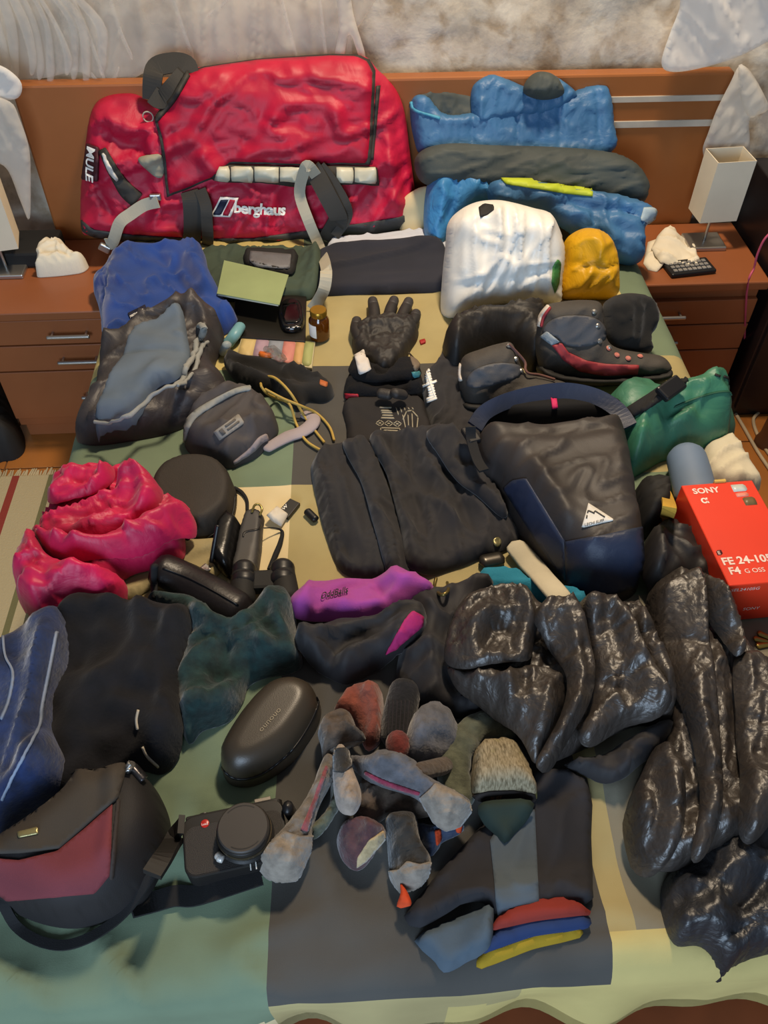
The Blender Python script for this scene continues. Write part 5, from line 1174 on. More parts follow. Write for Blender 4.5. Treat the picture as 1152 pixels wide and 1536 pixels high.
for a, b, c, d in ((366, 858, 363, 900), (424, 856, 430, 898)):
    z_ = 0.523
    bl_ = sweep('barrel', [P(a, b, z_), P((a + c) / 2, (b + d) / 2, z_), P(c, d, z_)], [0.0195, 0.021, 0.022], BLKM, bn_, n=22); stampobj(bl_)
    sweep('barrel_ring', [P(a, b + 13, z_), P(a, b + 17, z_)], 0.0222, BLK, bl_, n=22)
    sweep('eyecup', [P(a, b - 3, z_), P(a, b + 4, z_)], 0.0205, BLK, bl_, n=22)
rbox('bridge', (-0.02, -0.02, -0.008), (0.02, 0.02, 0.012), BLKM, bn_, bev=0.006, xf=Matrix.Translation(P(396, 874, 0.523)))
lc2 = empty('lens_case', P(300, 895, 0.5), 'long black leather tube case lying across the khaki pouch', 'case')
l1 = limb('tube', [(246, 858, 0.031), (280, 875, 0.034), (320, 898, 0.035), (352, 915, 0.033)], mat('black_leather', '1b1719', rough=0.38, var=0.15, bump=0.2, bscale=200), lc2, flat_=0.9, n=22)
patch('seam', l1, band([(244, 852), (285, 868), (330, 892), (358, 908)], 2.2), BLK, lc2, off=0.002, step=4)
limb('end_strap', [(232, 850, 0.006), (231, 872, 0.006), (232, 895, 0.005)], BLKW, lc2, n=8, st=False)

# ---- fleeces and knit
NFL = mat('navy_fleece', '1a2c56', rough=1.0, var=0.25, vscale=40, bump=0.7, bscale=160, sheen=0.35)
BFL = mat('black_fleece', '131318', rough=1.0, var=0.2, vscale=30, bump=0.5, bscale=200, sheen=0.06)
TKN = mat('teal_dark_knit', '17302f', rough=1.0, var=0.25, vscale=60, bump=0.8, bscale=140, sheen=0.3)
kn = soft('knit_jumper', [(218, 905), (240, 892), (300, 902), (335, 935), (362, 924), (398, 890), (425, 884), (440, 898), (446, 950), (452, 985), (432, 1000), (402, 1005), (372, 1020), (362, 1048), (340, 1078), (302, 1092), (282, 1112), (262, 1060), (262, 1000), (280, 950), (240, 925)], TKN, h=0.05, r=0.03, cap=0.02, ridges=[([(300, 930), (345, 960), (430, 985)], 0.018, 0.014), ([(290, 1000), (330, 1020), (370, 1000), (440, 990)], -0.014, 0.012), ([(335, 940), (340, 990), (310, 1050)], -0.014, 0.012), ([(400, 895), (420, 940), (440, 980)], 0.012, 0.01), ([(275, 1060), (310, 1065), (350, 1040)], 0.016, 0.012), ([(360, 935), (385, 960), (400, 1000)], 0.014, 0.012)], wr=[('r', 0.012, 0.05, 30, 2), ('n', 0.008, 0.05, 0, 1)])
meta(kn, 'dark teal knitted jumper crumpled beside the binoculars', 'jumper')
bf = empty('fleece_jacket', P(200, 1020, 0.5), 'black fleece bunched between the navy fleece and the teal jumper', 'fleece', 'dark fleeces at the left')
b1 = soft('body', [(85, 935), (120, 896), (152, 893), (200, 903), (252, 910), (288, 914), (297, 945), (282, 990), (274, 1040), (277, 1090), (264, 1132), (240, 1155), (200, 1150), (150, 1180), (90, 1200), (60, 1120), (70, 1020)], BFL, bf, h=0.055, r=0.035, cap=0.025, ridges=[([(205, 905), (215, 960), (190, 1010), (130, 1040)], 0.018, 0.02), ([(290, 930), (240, 985), (215, 1050)], 0.02, 0.018), ([(150, 910), (130, 960), (110, 1020)], -0.012, 0.016), ([(160, 1060), (220, 1080), (260, 1120)], 0.016, 0.018), ([(210, 1100), (180, 1130), (140, 1150)], -0.012, 0.014)], wr=[('n', 0.014, 0.09, 60, 2), ('n', 0.01, 0.06, 0, 1)])
patch('zip', b1, band([(208, 1065), (205, 1080), (207, 1095)], 3), STITCH, bf, off=0.002, step=3)
patch('zip', b1, band([(214, 1120), (222, 1135), (238, 1150)], 3), STITCH, bf, off=0.002, step=3)
nf = empty('fleece_jacket', P(50, 1080, 0.5), 'navy blue pile fleece with pale zip at the left edge', 'fleece', 'dark fleeces at the left')
n1 = soft('body', [(-70, 985), (0, 948), (42, 930), (78, 914), (102, 918), (110, 960), (98, 1020), (85, 1080), (96, 1120), (108, 1150), (100, 1182), (60, 1212), (30, 1232), (0, 1258), (-70, 1290)], NFL, nf, h=0.07, r=0.04, cap=0.025, ridges=[('s', [(82, 950), (72, 1000), (58, 1075), (25, 1155), (-5, 1210)], 0.016, 0.04), ([(20, 960), (10, 1010), (25, 1060), (0, 1120)], 0.014, 0.02), ([(95, 1100), (70, 1150), (30, 1200), (-20, 1245)], 0.02, 0.018), ([(85, 1080), (58, 1130), (15, 1185)], -0.012, 0.012)], wr=[('n', 0.012, 0.08, 70, 2), ('n', 0.006, 0.05, 0, 1)])
patch('zip', n1, band([(84, 948), (74, 1000), (62, 1060), (58, 1090), (38, 1130), (18, 1168), (2, 1200)], 4), mat('zip_blue_grey', '7f8ba0', rough=0.6), nf, off=0.003, step=4)
patch('seam', n1, band([(5, 955), (8, 985), (20, 1010), (14, 1050), (2, 1080)], 3.5), mat('zip_blue_grey', '7f8ba0'), nf, off=0.003, step=4)

# ---- glasses case
gcs = empty('glasses_case', P(405, 1095, 0.5), 'glossy dark oval glasses case with embossed lettering on the duvet', 'glasses case')
EVA = mat('dark_moulded_case', '3a332a', rough=0.38, var=0.04, bump=0.08, bscale=600)
gout = [(329, 1137), (336, 1110), (364, 1060), (395, 1023), (420, 1010), (445, 1009), (467, 1020), (479, 1041), (477, 1068), (461, 1101), (436, 1136), (399, 1165), (367, 1176), (340, 1168)]
gl = soft('shell', gout, EVA, gcs, h=0.06, r=0.032, power=0.4, base=0.5, res=0.005)
patch('zip_line', gl, band([(330, 1150), (348, 1166), (372, 1168), (400, 1157), (437, 1126), (461, 1092), (476, 1060), (478, 1040)], 2.0), BLK, gcs, off=0.0015, step=3)
text('lettering', gl, 'ounouo', (392, 1099), (9.6, -10.8), (-8, -7.5), mat('embossed', '8a7d66', rough=0.5), gcs, off=0.0008)

# ================================================================== camera, camera bag
cbg = empty('camera_bag', P(120, 1270, 0.5), 'small camera bag with brown flap and maroon front at the left edge', 'camera bag')
CB0 = mat('bag_black', '1d1a1b', rough=0.7, var=0.12, bump=0.2, bscale=700)
cb_ = soft('body', [(-40, 1300), (0, 1262), (50, 1225), (96, 1180), (108, 1150), (150, 1150), (190, 1139), (214, 1146), (238, 1190), (246, 1230), (240, 1270), (228, 1308), (206, 1345), (166, 1372), (110, 1386), (60, 1380), (15, 1362), (-30, 1340)], CB0, cbg, h=0.095, r=0.045, base=0.5, power=0.42, wr=[('n', 0.006, 0.08, 0, 1)], res=0.006, ridges=[([(178, 1150), (180, 1220), (170, 1320)], 0.008, 0.01)])
patch('maroon_panel', cb_, [(-30, 1285), (30, 1290), (86, 1278), (130, 1242), (169, 1208), (167, 1262), (164, 1312), (142, 1338), (80, 1344), (12, 1349), (-5, 1336), (-30, 1330)], mat('maroon_canvas', '74333a', rough=0.85, var=0.08, bump=0.25, bscale=700), cbg, off=0.003, step=5)
fp_ = patch('flap', cb_, [(-30, 1276), (0, 1255), (50, 1222), (94, 1182), (109, 1149), (150, 1149), (190, 1139), (184, 1170), (177, 1199), (134, 1236), (90, 1274), (34, 1280), (-30, 1282)], mat('brown_flap', '3b352e', rough=0.75, var=0.06, bump=0.2, bscale=700), cbg, off=0.007, step=5); meta(fp_, 'grey brown front flap')
patch('metal_badge', [fp_], [(27, 1249), (57, 1241), (58, 1251), (28, 1257)], mat('brass_badge', '9a9064', rough=0.35, metal=0.6), cbg, off=0.002, step=3)
patch('zip_slider', [cb_, fp_], [(187, 1152), (191, 1147), (197, 1149), (197, 1158), (190, 1161)], METAL, cbg, off=0.009, step=2, round_=3)
zq = hit([cb_], 204, 1163)
patch('zip_tab', [cb_], band([(197, 1155), (213, 1173)], 7), mat('gunmetal', '5d5a5c', rough=0.3, metal=0.8), cbg, off=0.008, step=3)
patch('side_seam', cb_, band([(178, 1200), (172, 1260), (166, 1318)], 6), mat('brown_binding', '332b28', rough=0.8), cbg, off=0.003, step=4)
# shoulder strap of the camera
cam_ = empty('camera', P(350, 1258, 0.5), 'black compact digital camera with red dot lying on its back', 'camera')
e0, e1 = P(283, 1316, 0.536), P(405, 1289, 0.536)
xa = (e1 - e0).normalized(); ya = Vector((-xa.y, xa.x, 0))
cc = P(352, 1256, 0.536)
cM = Matrix.Translation((cc.x, cc.y, 0.502)) @ Matrix(((xa.x, ya.x, 0, 0), (xa.y, ya.y, 0, 0), (0, 0, 1, 0), (0, 0, 0, 1)))
LEA = mat('camera_leatherette', '2a2624', rough=0.6, var=0.05, bump=0.4, bscale=900)
CMT = mat('camera_black_metal', '1e1c1b', rough=0.4, var=0.04)
LW, LH, LT = 0.132, 0.082, 0.034
bm = bmesh.new()
def rrect(w, h, rad, n=6):
    o = []
    for cx_, cy_, a0 in ((w / 2 - rad, h / 2 - rad, 0), (-w / 2 + rad, h / 2 - rad, 90), (-w / 2 + rad, -h / 2 + rad, 180), (w / 2 - rad, -h / 2 + rad, 270)):
        for k in range(n + 1):
            a = math.radians(a0 + 90 * k / n); o.append((cx_ + rad * math.cos(a), cy_ + rad * math.sin(a)))
    return o
def prism(name, loop, z0, z1, m, parent, M, bev=0.0015, smooth=False):
    bm = bmesh.new(); f = bm.faces.new([bm.verts.new((a, b, z0)) for a, b in loop])
    r = bmesh.ops.extrude_face_region(bm, geom=[f])
    for v in r['geom']:
        if isinstance(v, bmesh.types.BMVert): v.co.z = z1
    bmesh.ops.recalc_face_normals(bm, faces=bm.faces)
    if bev: bmesh.ops.bevel(bm, geom=[e for e in bm.edges if abs(e.verts[0].co.z - e.verts[1].co.z) < 1e-6], offset=bev, segments=2, profile=0.5, affect='EDGES')
    bm.transform(M); bm.verts.index_update()
    o = mk(name, [tuple(v.co) for v in bm.verts], [tuple(v.index for v in f.verts) for f in bm.faces], m, parent, smooth=False); bm.free(); return o
bdy = prism('body', rrect(LW, LH * 0.98, 0.016), 0, LT, CMT, cam_, cM, bev=0.002); stampobj(bdy)
prism('leatherette', [(a, b - 0.006) for a, b in rrect(LW - 0.006, LH - 0.02, 0.013)], LT - 0.001, LT + 0.0006, LEA, cam_, cM, bev=0)
prism('top_plate', [(a, b + LH / 2 - 0.006) for a, b in rrect(LW - 0.01, 0.014, 0.003)], 0.003, LT - 0.002, CMT, cam_, cM)
LX, LY = 0.014, -0.001
lz = LT
lens = lathe('lens_barrel', [(0.0375, lz - 0.001), (0.0375, lz + 0.004), (0.0345, lz + 0.006), (0.0345, lz + 0.022), (0.033, lz + 0.024), (0.001, lz + 0.024)], CMT, cam_, n=40, xf=cM @ Matrix.Translation((LX, LY, 0)))
lathe('focus_ring', [(0.0352, lz + 0.010), (0.0356, lz + 0.011), (0.0356, lz + 0.016), (0.0352, lz + 0.017)], mat('ring_bronze', '4a4030', rough=0.35, metal=0.5), lens, n=40, xf=cM @ Matrix.Translation((LX, LY, 0)))
lathe('lens_cap', [(0.0325, lz + 0.024), (0.0325, lz + 0.028), (0.031, lz + 0.0295), (0.0005, lz + 0.0295)], mat('cap_matte', '36312d', rough=0.55, var=0.04), cam_, n=40, xf=cM @ Matrix.Translation((LX, LY, 0)))
for sgn in (1, -1):
    vs, fs = [], []
    for k in range(13):
        a = math.radians(90 * sgn - 38 + 76 * k / 12)
        for rr in (0.0272, 0.0284): vs.append(cM @ Vector((LX + rr * math.cos(a), LY + rr * math.sin(a), lz + 0.0297)))
    for k in range(12): fs.append((2 * k, 2 * k + 1, 2 * k + 3, 2 * k + 2))
    mk('cap_grip', vs, fs, BLK, cam_, smooth=False)
dot = lathe('red_dot', [(0.0055, LT), (0.0055, LT + 0.0012), (0.005, LT + 0.0016), (0.0005, LT + 0.0016)], mat('red_enamel', 'c22a20', rough=0.3), cam_, n=24, xf=cM @ Matrix.Translation((-0.036, 0.026, 0)))
A = topx(cM @ Vector((-0.0405, 0.0245, LT))); B = topx(cM @ Vector((-0.0365, 0.0245, LT))); C_ = topx(cM @ Vector((-0.0405, 0.0285, LT)))
text('lettering', dot, 'Leica', A, (B[0] - A[0], B[1] - A[1]), (C_[0] - A[0], C_[1] - A[1]), WHITE, cam_, off=0.0003)
sweep('silver_lever', [cM @ Vector((-0.0225, -0.021, LT + 0.006)), cM @ Vector((-0.018, -0.026, LT + 0.006)), cM @ Vector((-0.021, -0.0245, LT + 0.006))], 0.0052, mat('silver_knob', 'd5d3ce', rough=0.35, metal=0.4), cam_, n=12)
for k in (0.016, 0.023): rbox('lens_index', (k - 0.0007, -0.046, LT + 0.0002), (k + 0.0007, -0.037, LT + 0.0010), WHITE, cam_, bev=0, xf=cM)
rbox('hot_shoe', (0.030, LH / 2 - 0.003, 0.006), (0.052, LH / 2 + 0.006, LT - 0.004), mat('shoe_metal', '9a9288', rough=0.35, metal=0.6), cam_, bev=0.001, xf=cM)
lathe('shutter_dial', [(0.009, 0), (0.009, 0.007), (0.0005, 0.0075)], CMT, cam_, n=24, xf=cM @ Matrix.Translation((-0.038, LH / 2 - 0.003, 0.017)) @ Matrix.Rotation(math.radians(-90), 4, 'X'))
lathe('shutter_dial', [(0.008, 0), (0.008, 0.008), (0.0005, 0.0085)], CMT, cam_, n=24, xf=cM @ Matrix.Translation((0.058, LH / 2 - 0.006, 0.017)) @ Matrix.Rotation(math.radians(-90), 4, 'X'))
LUG = mat('gold_lug', 'c2aa5c', rough=0.3, metal=0.8)
for sx_ in (-1, 1):
    q = cM @ Vector((sx_ * (LW / 2 + 0.004), 0.027, 0.022))
    sweep('strap_lug', [q + Vector((0.004 * math.cos(a), 0, 0.005 * math.sin(a))) for a in np.linspace(0, 2 * math.pi, 12)], 0.0014, LUG, cam_, n=8, sub=2)
st_ = strap('strap_pad', [(272, 1236, 0.02), (262, 1258, 0.02), (246, 1284, 0.012), (228, 1312, 0.01)], 0.012, mat('strap_leather', '1c1917', rough=0.6, var=0.1), cam_, th=0.004); meta(st_, 'black padded strap end')
st_ = strap3('neck_strap', [P(236, 1298, 0.545), P(216, 1330, 0.535), P(190, 1365, 0.515)] + onbed([(160, 1391, 0.003), (126, 1410, 0.003), (92, 1418, 0.003), (55, 1410, 0.003), (24, 1389, 0.004)]) + [P(2, 1352, 0.53), P(-20, 1325, 0.54)], 0.006, BLKW, cam_, th=0.002); meta(st_, 'black neck strap')
strap3('neck_strap', [P(196, 1362, 0.508)] + onbed([(230, 1353, 0.003), (262, 1344, 0.003), (290, 1344, 0.003)]) + [P(325, 1334, 0.506), P(392, 1312, 0.508)], 0.013, BLKW, cam_, th=0.002)
limb('strap_clasp', [(432, 1212, 0.010), (440, 1226, 0.010)], BLK, cam_, n=10, st=False)
# ================================================================== centre front: underwear, socks, shirts
BOX = mat('black_microfibre', '1b191d', rough=0.7, var=0.15, bump=0.15, bscale=700, sheen=0.15)
bg_ = soft('black_leggings', [(596, 905), (650, 880), (700, 868), (740, 875), (720, 905), (690, 930), (682, 970), (688, 1010), (730, 1060), (700, 1075), (650, 1068), (615, 1050), (595, 1010), (600, 960)], BOX, h=0.035, r=0.025, ridges=[([(640, 900), (650, 960), (640, 1040)], 0.016, 0.016), ([(670, 940), (660, 1000), (690, 1050)], -0.012, 0.012), ([(610, 1000), (640, 980), (680, 985)], 0.012, 0.012)], wr=[('r', 0.012, 0.05, 70, 2)]); meta(bg_, 'black leggings bunched between the underwear and the puffer jacket', 'leggings')
bx = empty('boxer_shorts', P(545, 970, 0.5), 'black boxer shorts with a pink inner waistband under the purple pair', 'underwear', 'boxer shorts')
b1 = soft('body', [(442, 968), (460, 945), (520, 930), (580, 922), (622, 914), (642, 935), (636, 968), (602, 988), (562, 1004), (522, 1024), (492, 1014), (462, 995)], BOX, bx, h=0.04, r=0.025, ridges=[('s', [(470, 985), (500, 960), (560, 945), (600, 930)], 0.016, 0.03), ([(510, 1015), (530, 985), (590, 965), (635, 945)], 0.018, 0.012), ([(490, 1005), (520, 970), (560, 960)], -0.014, 0.012), ([(545, 1005), (590, 985), (630, 965)], 0.012, 0.01)], wr=[('r', 0.012, 0.05, 30, 3), ('r', 0.006, 0.03, 0, 2)])
pk_ = patch('pink_waistband', b1, [(578, 980), (592, 955), (605, 932), (618, 917), (633, 925), (632, 938), (612, 955), (594, 972)], mat('hot_pink', 'b02468', rough=0.8, bump=0.2), bx, off=0.004, step=4); meta(pk_, 'bright pink waistband')
PUR = mat('purple_cotton', 'a5439a', rough=0.85, var=0.08, bump=0.2, bscale=600, sheen=0.2)
ox = empty('boxer_shorts', P(545, 900, 0.5), 'purple boxer shorts with black waistband lettering', 'underwear', 'boxer shorts')
o1 = soft('body', [(430, 914), (452, 892), (464, 876), (500, 867), (540, 869), (572, 868), (586, 858), (606, 860), (636, 878), (657, 895), (640, 910), (602, 926), (570, 932), (520, 938), (470, 940), (440, 932)], PUR, ox, h=0.034, r=0.025, cap=0.02, ridges=[('s', [(440, 905), (490, 900), (530, 880), (556, 874)], 0.006, 0.02), ([(560, 880), (575, 905), (590, 925)], -0.012, 0.008), ([(580, 870), (610, 890), (650, 895)], 0.01, 0.014), ([(480, 925), (530, 905), (570, 900)], 0.008, 0.014)], wr=[('r', 0.007, 0.05, 25, 2)])
text('lettering', o1, 'OddBalls', (480, 901), (11.5, -2.6), (1.8, -13.5), BLKM, ox, off=0.0045, bold=0.015)
cl = empty('brass_clip', P(662, 880, 0.54), 'small brass clip hook beside the purple boxer shorts', 'clip')
limb('hook', [(654, 868, 0.003, 0.01), (652, 882, 0.003, 0.012), (662, 892, 0.003, 0.01), (672, 886, 0.003, 0.01), (671, 874, 0.003, 0.01)], mat('dark_brass', '7a6a3c', rough=0.35, metal=0.7), cl, n=8, flat_=1.0, st=False)
# ---- folded shirts at the front
FB = mat('charcoal_jersey', '28272b', rough=0.9, var=0.1, bump=0.12, bscale=800)
SL2 = mat('slate_jersey', '4e5860', rough=0.9, var=0.08, bump=0.12, bscale=800)
for nm, out, c, lbx_ in (('yellow', [(720, 1430), (760, 1390), (840, 1372), (868, 1388), (872, 1406), (800, 1424), (722, 1449)], 'a5861a', 'yellow folded shirt, lowest edge of the stack at the front'),
                       ('blue', [(728, 1412), (760, 1375), (850, 1355), (884, 1370), (882, 1392), (800, 1406), (724, 1428)], '223763', 'blue folded shirt showing between the red and yellow edges'),
                       ('red', [(740, 1385), (770, 1350), (850, 1340), (883, 1361), (884, 1371), (800, 1384), (742, 1394)], '8a2f25', 'red folded shirt, thin edge above the blue one')):
    o = soft('folded_shirt', out, mat(nm + '_jersey', c, rough=0.9, var=0.08, bump=0.15, bscale=700), h=0.009, r=0.007, round_=2, cap=0.006, edge=0.004, wr=[('n', 0.002, 0.05, 0, 1)]); meta(o, lbx_, 'shirt', 'folded shirts at the front')
ts0 = soft('folded_shirt', [(622, 1410), (650, 1388), (690, 1372), (736, 1362), (738, 1385), (732, 1430), (700, 1444), (668, 1458), (652, 1440)], mat('slate_blue_jersey', '4c5a66', rough=0.9, var=0.08, bump=0.15, bscale=700), h=0.02, r=0.012, round_=2, wr=[('n', 0.004, 0.05, 30, 2)], ridges=[([(636, 1412), (668, 1452)], -0.004, 0.004)]); meta(ts0, 'slate blue folded shirt corner at the front left of the stack', 'shirt', 'folded shirts at the front')
td = empty('folded_shirt', P(750, 1290, 0.52), 'black long-sleeved shirt with a slate panel on top of the folded stack', 'shirt', 'folded shirts at the front')
t1 = soft('body', [(606, 1372), (640, 1330), (700, 1260), (745, 1210), (800, 1152), (882, 1166), (889, 1250), (888, 1352), (850, 1366), (808, 1372), (744, 1380), (725, 1360), (690, 1362), (632, 1394)], FB, td, h=0.02, r=0.014, round_=2, cap=0.02, ridges=[([(620, 1375), (690, 1350), (738, 1345)], 0.008, 0.012), ([(830, 1200), (840, 1280), (860, 1350)], 0.006, 0.02)], wr=[('n', 0.005, 0.08, 40, 2), ('r', 0.004, 0.05, 40, 2)])
patch('slate_panel', t1, [(735, 1262), (760, 1220), (802, 1215), (806, 1300), (808, 1368), (748, 1378), (742, 1330)], SL2, td, off=0.003, step=5)

# ---- socks
def knit(name, c, c2=None): return mat(name, c, rough=1.0, var=0.18, vscale=70, bump=0.9, bscale=170, sheen=0.3, col2=c2)
GRS = knit('grey_marl', '7d756c', '5c554e'); LGR = knit('pale_grey_wool', '92887c', '766d63'); BRS = knit('brown_marl', '5e5146', '413830'); WHS = knit('oat_wool', 'a6978a', '877a6e')
DKS = knit('dark_olive_wool', '2f2c28', '1f1d1b'); RST = knit('rust_wool', '8d4a3a', '6d382c'); CRM = knit('cream_wool', 'c2ac84', 'a08c66'); PLM = knit('plum_wool', '5a3a3c', '40282c'); BLS = knit('blue_sock', '2f3f5a', '22304a'); ORG = mat('orange_yarn', 'd0491f', rough=0.9)
GLD = knit('grey_wool', '64646a', '4c4c50'); BKS = knit('black_rib', '17161a', '0d0d10'); OLV = knit('olive_tube', '5f6250', '474a3c')
rs_ = soft('sock', [(500, 1062), (514, 1032), (545, 1019), (570, 1021), (576, 1050), (574, 1090), (569, 1112), (551, 1124), (540, 1102), (525, 1078), (506, 1073)], RST, h=0.045, r=0.03, ridges=[([(520, 1045), (545, 1060), (555, 1105)], -0.014, 0.01), ([(545, 1035), (565, 1060), (562, 1100)], 0.012, 0.012)], wr=[('r', 0.012, 0.03, 60, 2)]); meta(rs_, 'crumpled rust coloured sock above the sock pile', 'sock', 'socks')
bs = empty('sock', P(600, 1080, 0.5), 'black ribbed sock with red toe between the rust and grey socks', 'sock', 'socks')
limb('leg', [(608, 1036, 0.024), (600, 1070, 0.025), (596, 1105, 0.024)], BKS, bs, n=16); limb('toe', [(597, 1118, 0.022), (600, 1138, 0.02)], knit('dark_red_wool', '6a2a26'), bs, n=14)
for k in range(6): patch('rib', [q for q in bs.children if q.name.startswith('leg')], band([(584 + k * 6, 1050), (582 + k * 5.6, 1104)], 1.6), mat('rib_grey', '2e2b30', rough=1), bs, off=0.001, step=4)
gb_ = empty('sock', P(650, 1105, 0.5), 'light grey wool sock rolled into a ball', 'sock', 'socks')
soft('ball', [(607, 1150), (608, 1110), (618, 1076), (640, 1056), (665, 1054), (686, 1070), (693, 1096), (690, 1122), (662, 1148), (630, 1160)], GLD, gb_, h=0.06, r=0.045, ridges=[([(625, 1140), (650, 1120), (688, 1118)], -0.01, 0.01)], wr=[('n', 0.006, 0.04, 0, 1), ('r', 0.006, 0.03, 20, 2)])
limb('toe_fold', [(632, 1156, 0.012), (660, 1150, 0.013), (682, 1142, 0.011)], BRS, gb_, n=12, st=False)
# olive tube scarf and bark patterned neck gaiter
ot = empty('tube_scarf', P(700, 1130, 0.5), 'dark olive tube scarf curled behind the bark patterned neck gaiter', 'scarf')
limb('tube', [(690, 1196, 0.021), (680, 1160, 0.023), (688, 1122, 0.023), (708, 1097, 0.022), (738, 1086, 0.021), (764, 1095, 0.019)], OLV, ot, flat_=0.8, n=16, wr=0.004)
def bark():
    m = mat('bark_print', '8b7f62', rough=0.9, bump=0.2, bscale=500); nt = m.node_tree; N = nt.nodes.new; L = nt.links.new
    b = nt.nodes['Principled BSDF']; tc = N('ShaderNodeTexCoord'); mp = N('ShaderNodeMapping'); mp.inputs['Scale'].default_value = (150, 40, 40); L(tc.outputs['Object'], mp.inputs[0])
    n1 = N('ShaderNodeTexNoise'); n1.inputs['Scale'].default_value = 3; n1.inputs['Detail'].default_value = 6; L(mp.outputs[0], n1.inputs[0])
    r = N('ShaderNodeValToRGB'); e = r.color_ramp.elements; e[0].position = 0.3; e[0].color = (*lin('5d523c'), 1); e[1].position = 0.7; e[1].color = (*lin('a0947a'), 1); x = e.new(0.48); x.color = (*lin('857960'), 1); L(n1.outputs['Fac'], r.inputs[0])
    n2 = N('ShaderNodeTexNoise'); n2.inputs['Scale'].default_value = 16; L(tc.outputs['Object'], n2.inputs[0]); r2 = N('ShaderNodeValToRGB'); r2.color_ramp.elements[0].position = 0.55; r2.color_ramp.elements[1].position = 0.68; L(n2.outputs['Fac'], r2.inputs[0])
    mx = N('ShaderNodeMix'); mx.data_type = 'RGBA'; L(r2.outputs[0], mx.inputs[0]); L(r.outputs[0], mx.inputs[6]); mx.inputs[7].default_value = (*lin('7d7a2c'), 1); L(mx.outputs[2], b.inputs['Base Color'])
    return m
ng = empty('neck_gaiter', P(755, 1160, 0.5), 'bark patterned neck gaiter tube with dark hem', 'neck gaiter')
n_ = soft('tube', [(708, 1200), (707, 1160), (714, 1122), (735, 1106), (770, 1104), (788, 1124), (798, 1165), (803, 1206), (770, 1204), (735, 1206)], bark(), ng, h=0.055, r=0.032, wr=[('n', 0.004, 0.04, 0, 1)])
hm_ = patch('hem', n_, [(707, 1192), (735, 1186), (770, 1185), (801, 1190), (804, 1210), (770, 1207), (735, 1209), (708, 1212)], mat('dark_hem', '2a2320', rough=0.9), ng, off=0.003, step=4)
if hm_: text('lettering', [hm_], 'BUFF', (735, 1201), (8, -0.8), (0.6, -9), mat('rust_print', '8a5a3a', rough=0.8), ng, off=0.001)
soft('lining', [(716, 1212), (740, 1206), (775, 1206), (800, 1210), (790, 1232), (772, 1250), (758, 1266), (742, 1250), (724, 1232)], mat('deep_green_lining', '22302a', rough=0.9), ng, h=0.014, r=0.012, round_=2)
# pile of hiking socks
def sock(lab, out, m, h_, bits=()):
    c = np.mean(out, axis=0); r = empty('sock', P(c[0], c[1], 0.5), lab, 'sock', 'socks')
    o = soft('body', out, m, r, h=h_, r=0.7 * h_, res=0.004, cap=0.025, round_=4, wr=[('r', 0.005, 0.025, 60, 2), ('n', 0.006, 0.03, 0, 1), ('r', 0.003, 0.015, 20, 3)])
    for nm, m2, poly in bits: patch(nm, o, poly, m2, r, off=0.0025, step=3)
    return r
PNK = knit('pink_trim', '8a4a50'); CRI = knit('crimson_trim', '8a2f48')
sock('small navy sock with orange trim under the right grey sock', [(625, 1230), (660, 1238), (690, 1236), (694, 1250), (664, 1262), (659, 1272), (646, 1288), (632, 1279), (625, 1254)], BLS, 0.028, [('trim', ORG, [(652, 1246), (660, 1244), (661, 1258), (654, 1268)]), ('trim', ORG, [(682, 1238), (692, 1238), (690, 1249), (684, 1248)])])
sock('taupe grey sock lying across the middle of the pile', [(540, 1168), (560, 1170), (604, 1182), (640, 1190), (648, 1230), (613, 1230), (585, 1220), (562, 1234), (532, 1224), (535, 1190)], BRS, 0.03)
sock('dark sock with grey toe and orange tag at the front of the pile', [(580, 1226), (622, 1224), (630, 1262), (645, 1290), (643, 1315), (628, 1335), (601, 1338), (589, 1322), (584, 1300), (581, 1265)], DKS, 0.036, [('toe', LGR, [(583, 1306), (600, 1304), (612, 1292), (630, 1296), (645, 1292), (644, 1316), (628, 1335), (601, 1338), (589, 1322)])])
tg = soft('sock_tag', [(600, 1334), (609, 1346), (616, 1369), (595, 1368), (600, 1352)], ORG, h=0.006, r=0.005, res=0.003); meta(tg, 'small bright orange yarn tag below the grey sock toe', 'tag')
sock('plum sock with cream edge lying below the white-soled sock', [(505, 1246), (516, 1230), (548, 1228), (576, 1243), (577, 1260), (553, 1292), (533, 1302), (515, 1288), (506, 1266)], PLM, 0.042, [('cream_edge', CRM, [(574, 1246), (577, 1258), (549, 1290), (535, 1300), (536, 1286), (553, 1260)])])
sock('olive brown sock loop beside the lens of the camera', [(462, 1246), (480, 1228), (494, 1205), (497, 1172), (512, 1168), (514, 1205), (502, 1232), (484, 1254), (466, 1262)], OLV, 0.02)
sock('grey brown hiking sock hanging toward the camera with pale toe', [(486, 1134), (506, 1138), (498, 1175), (480, 1212), (470, 1250), (467, 1275), (458, 1298), (445, 1321), (416, 1324), (394, 1312), (387, 1294), (404, 1268), (428, 1246), (446, 1222), (464, 1186)], GRS, 0.034, [('foot', LGR, [(386, 1294), (404, 1268), (428, 1248), (448, 1254), (469, 1252), (467, 1275), (458, 1298), (445, 1321), (416, 1324), (394, 1312)]), ('pink_stripe', PNK, band([(490, 1150), (470, 1205), (455, 1246)], [4, 6, 10]))])
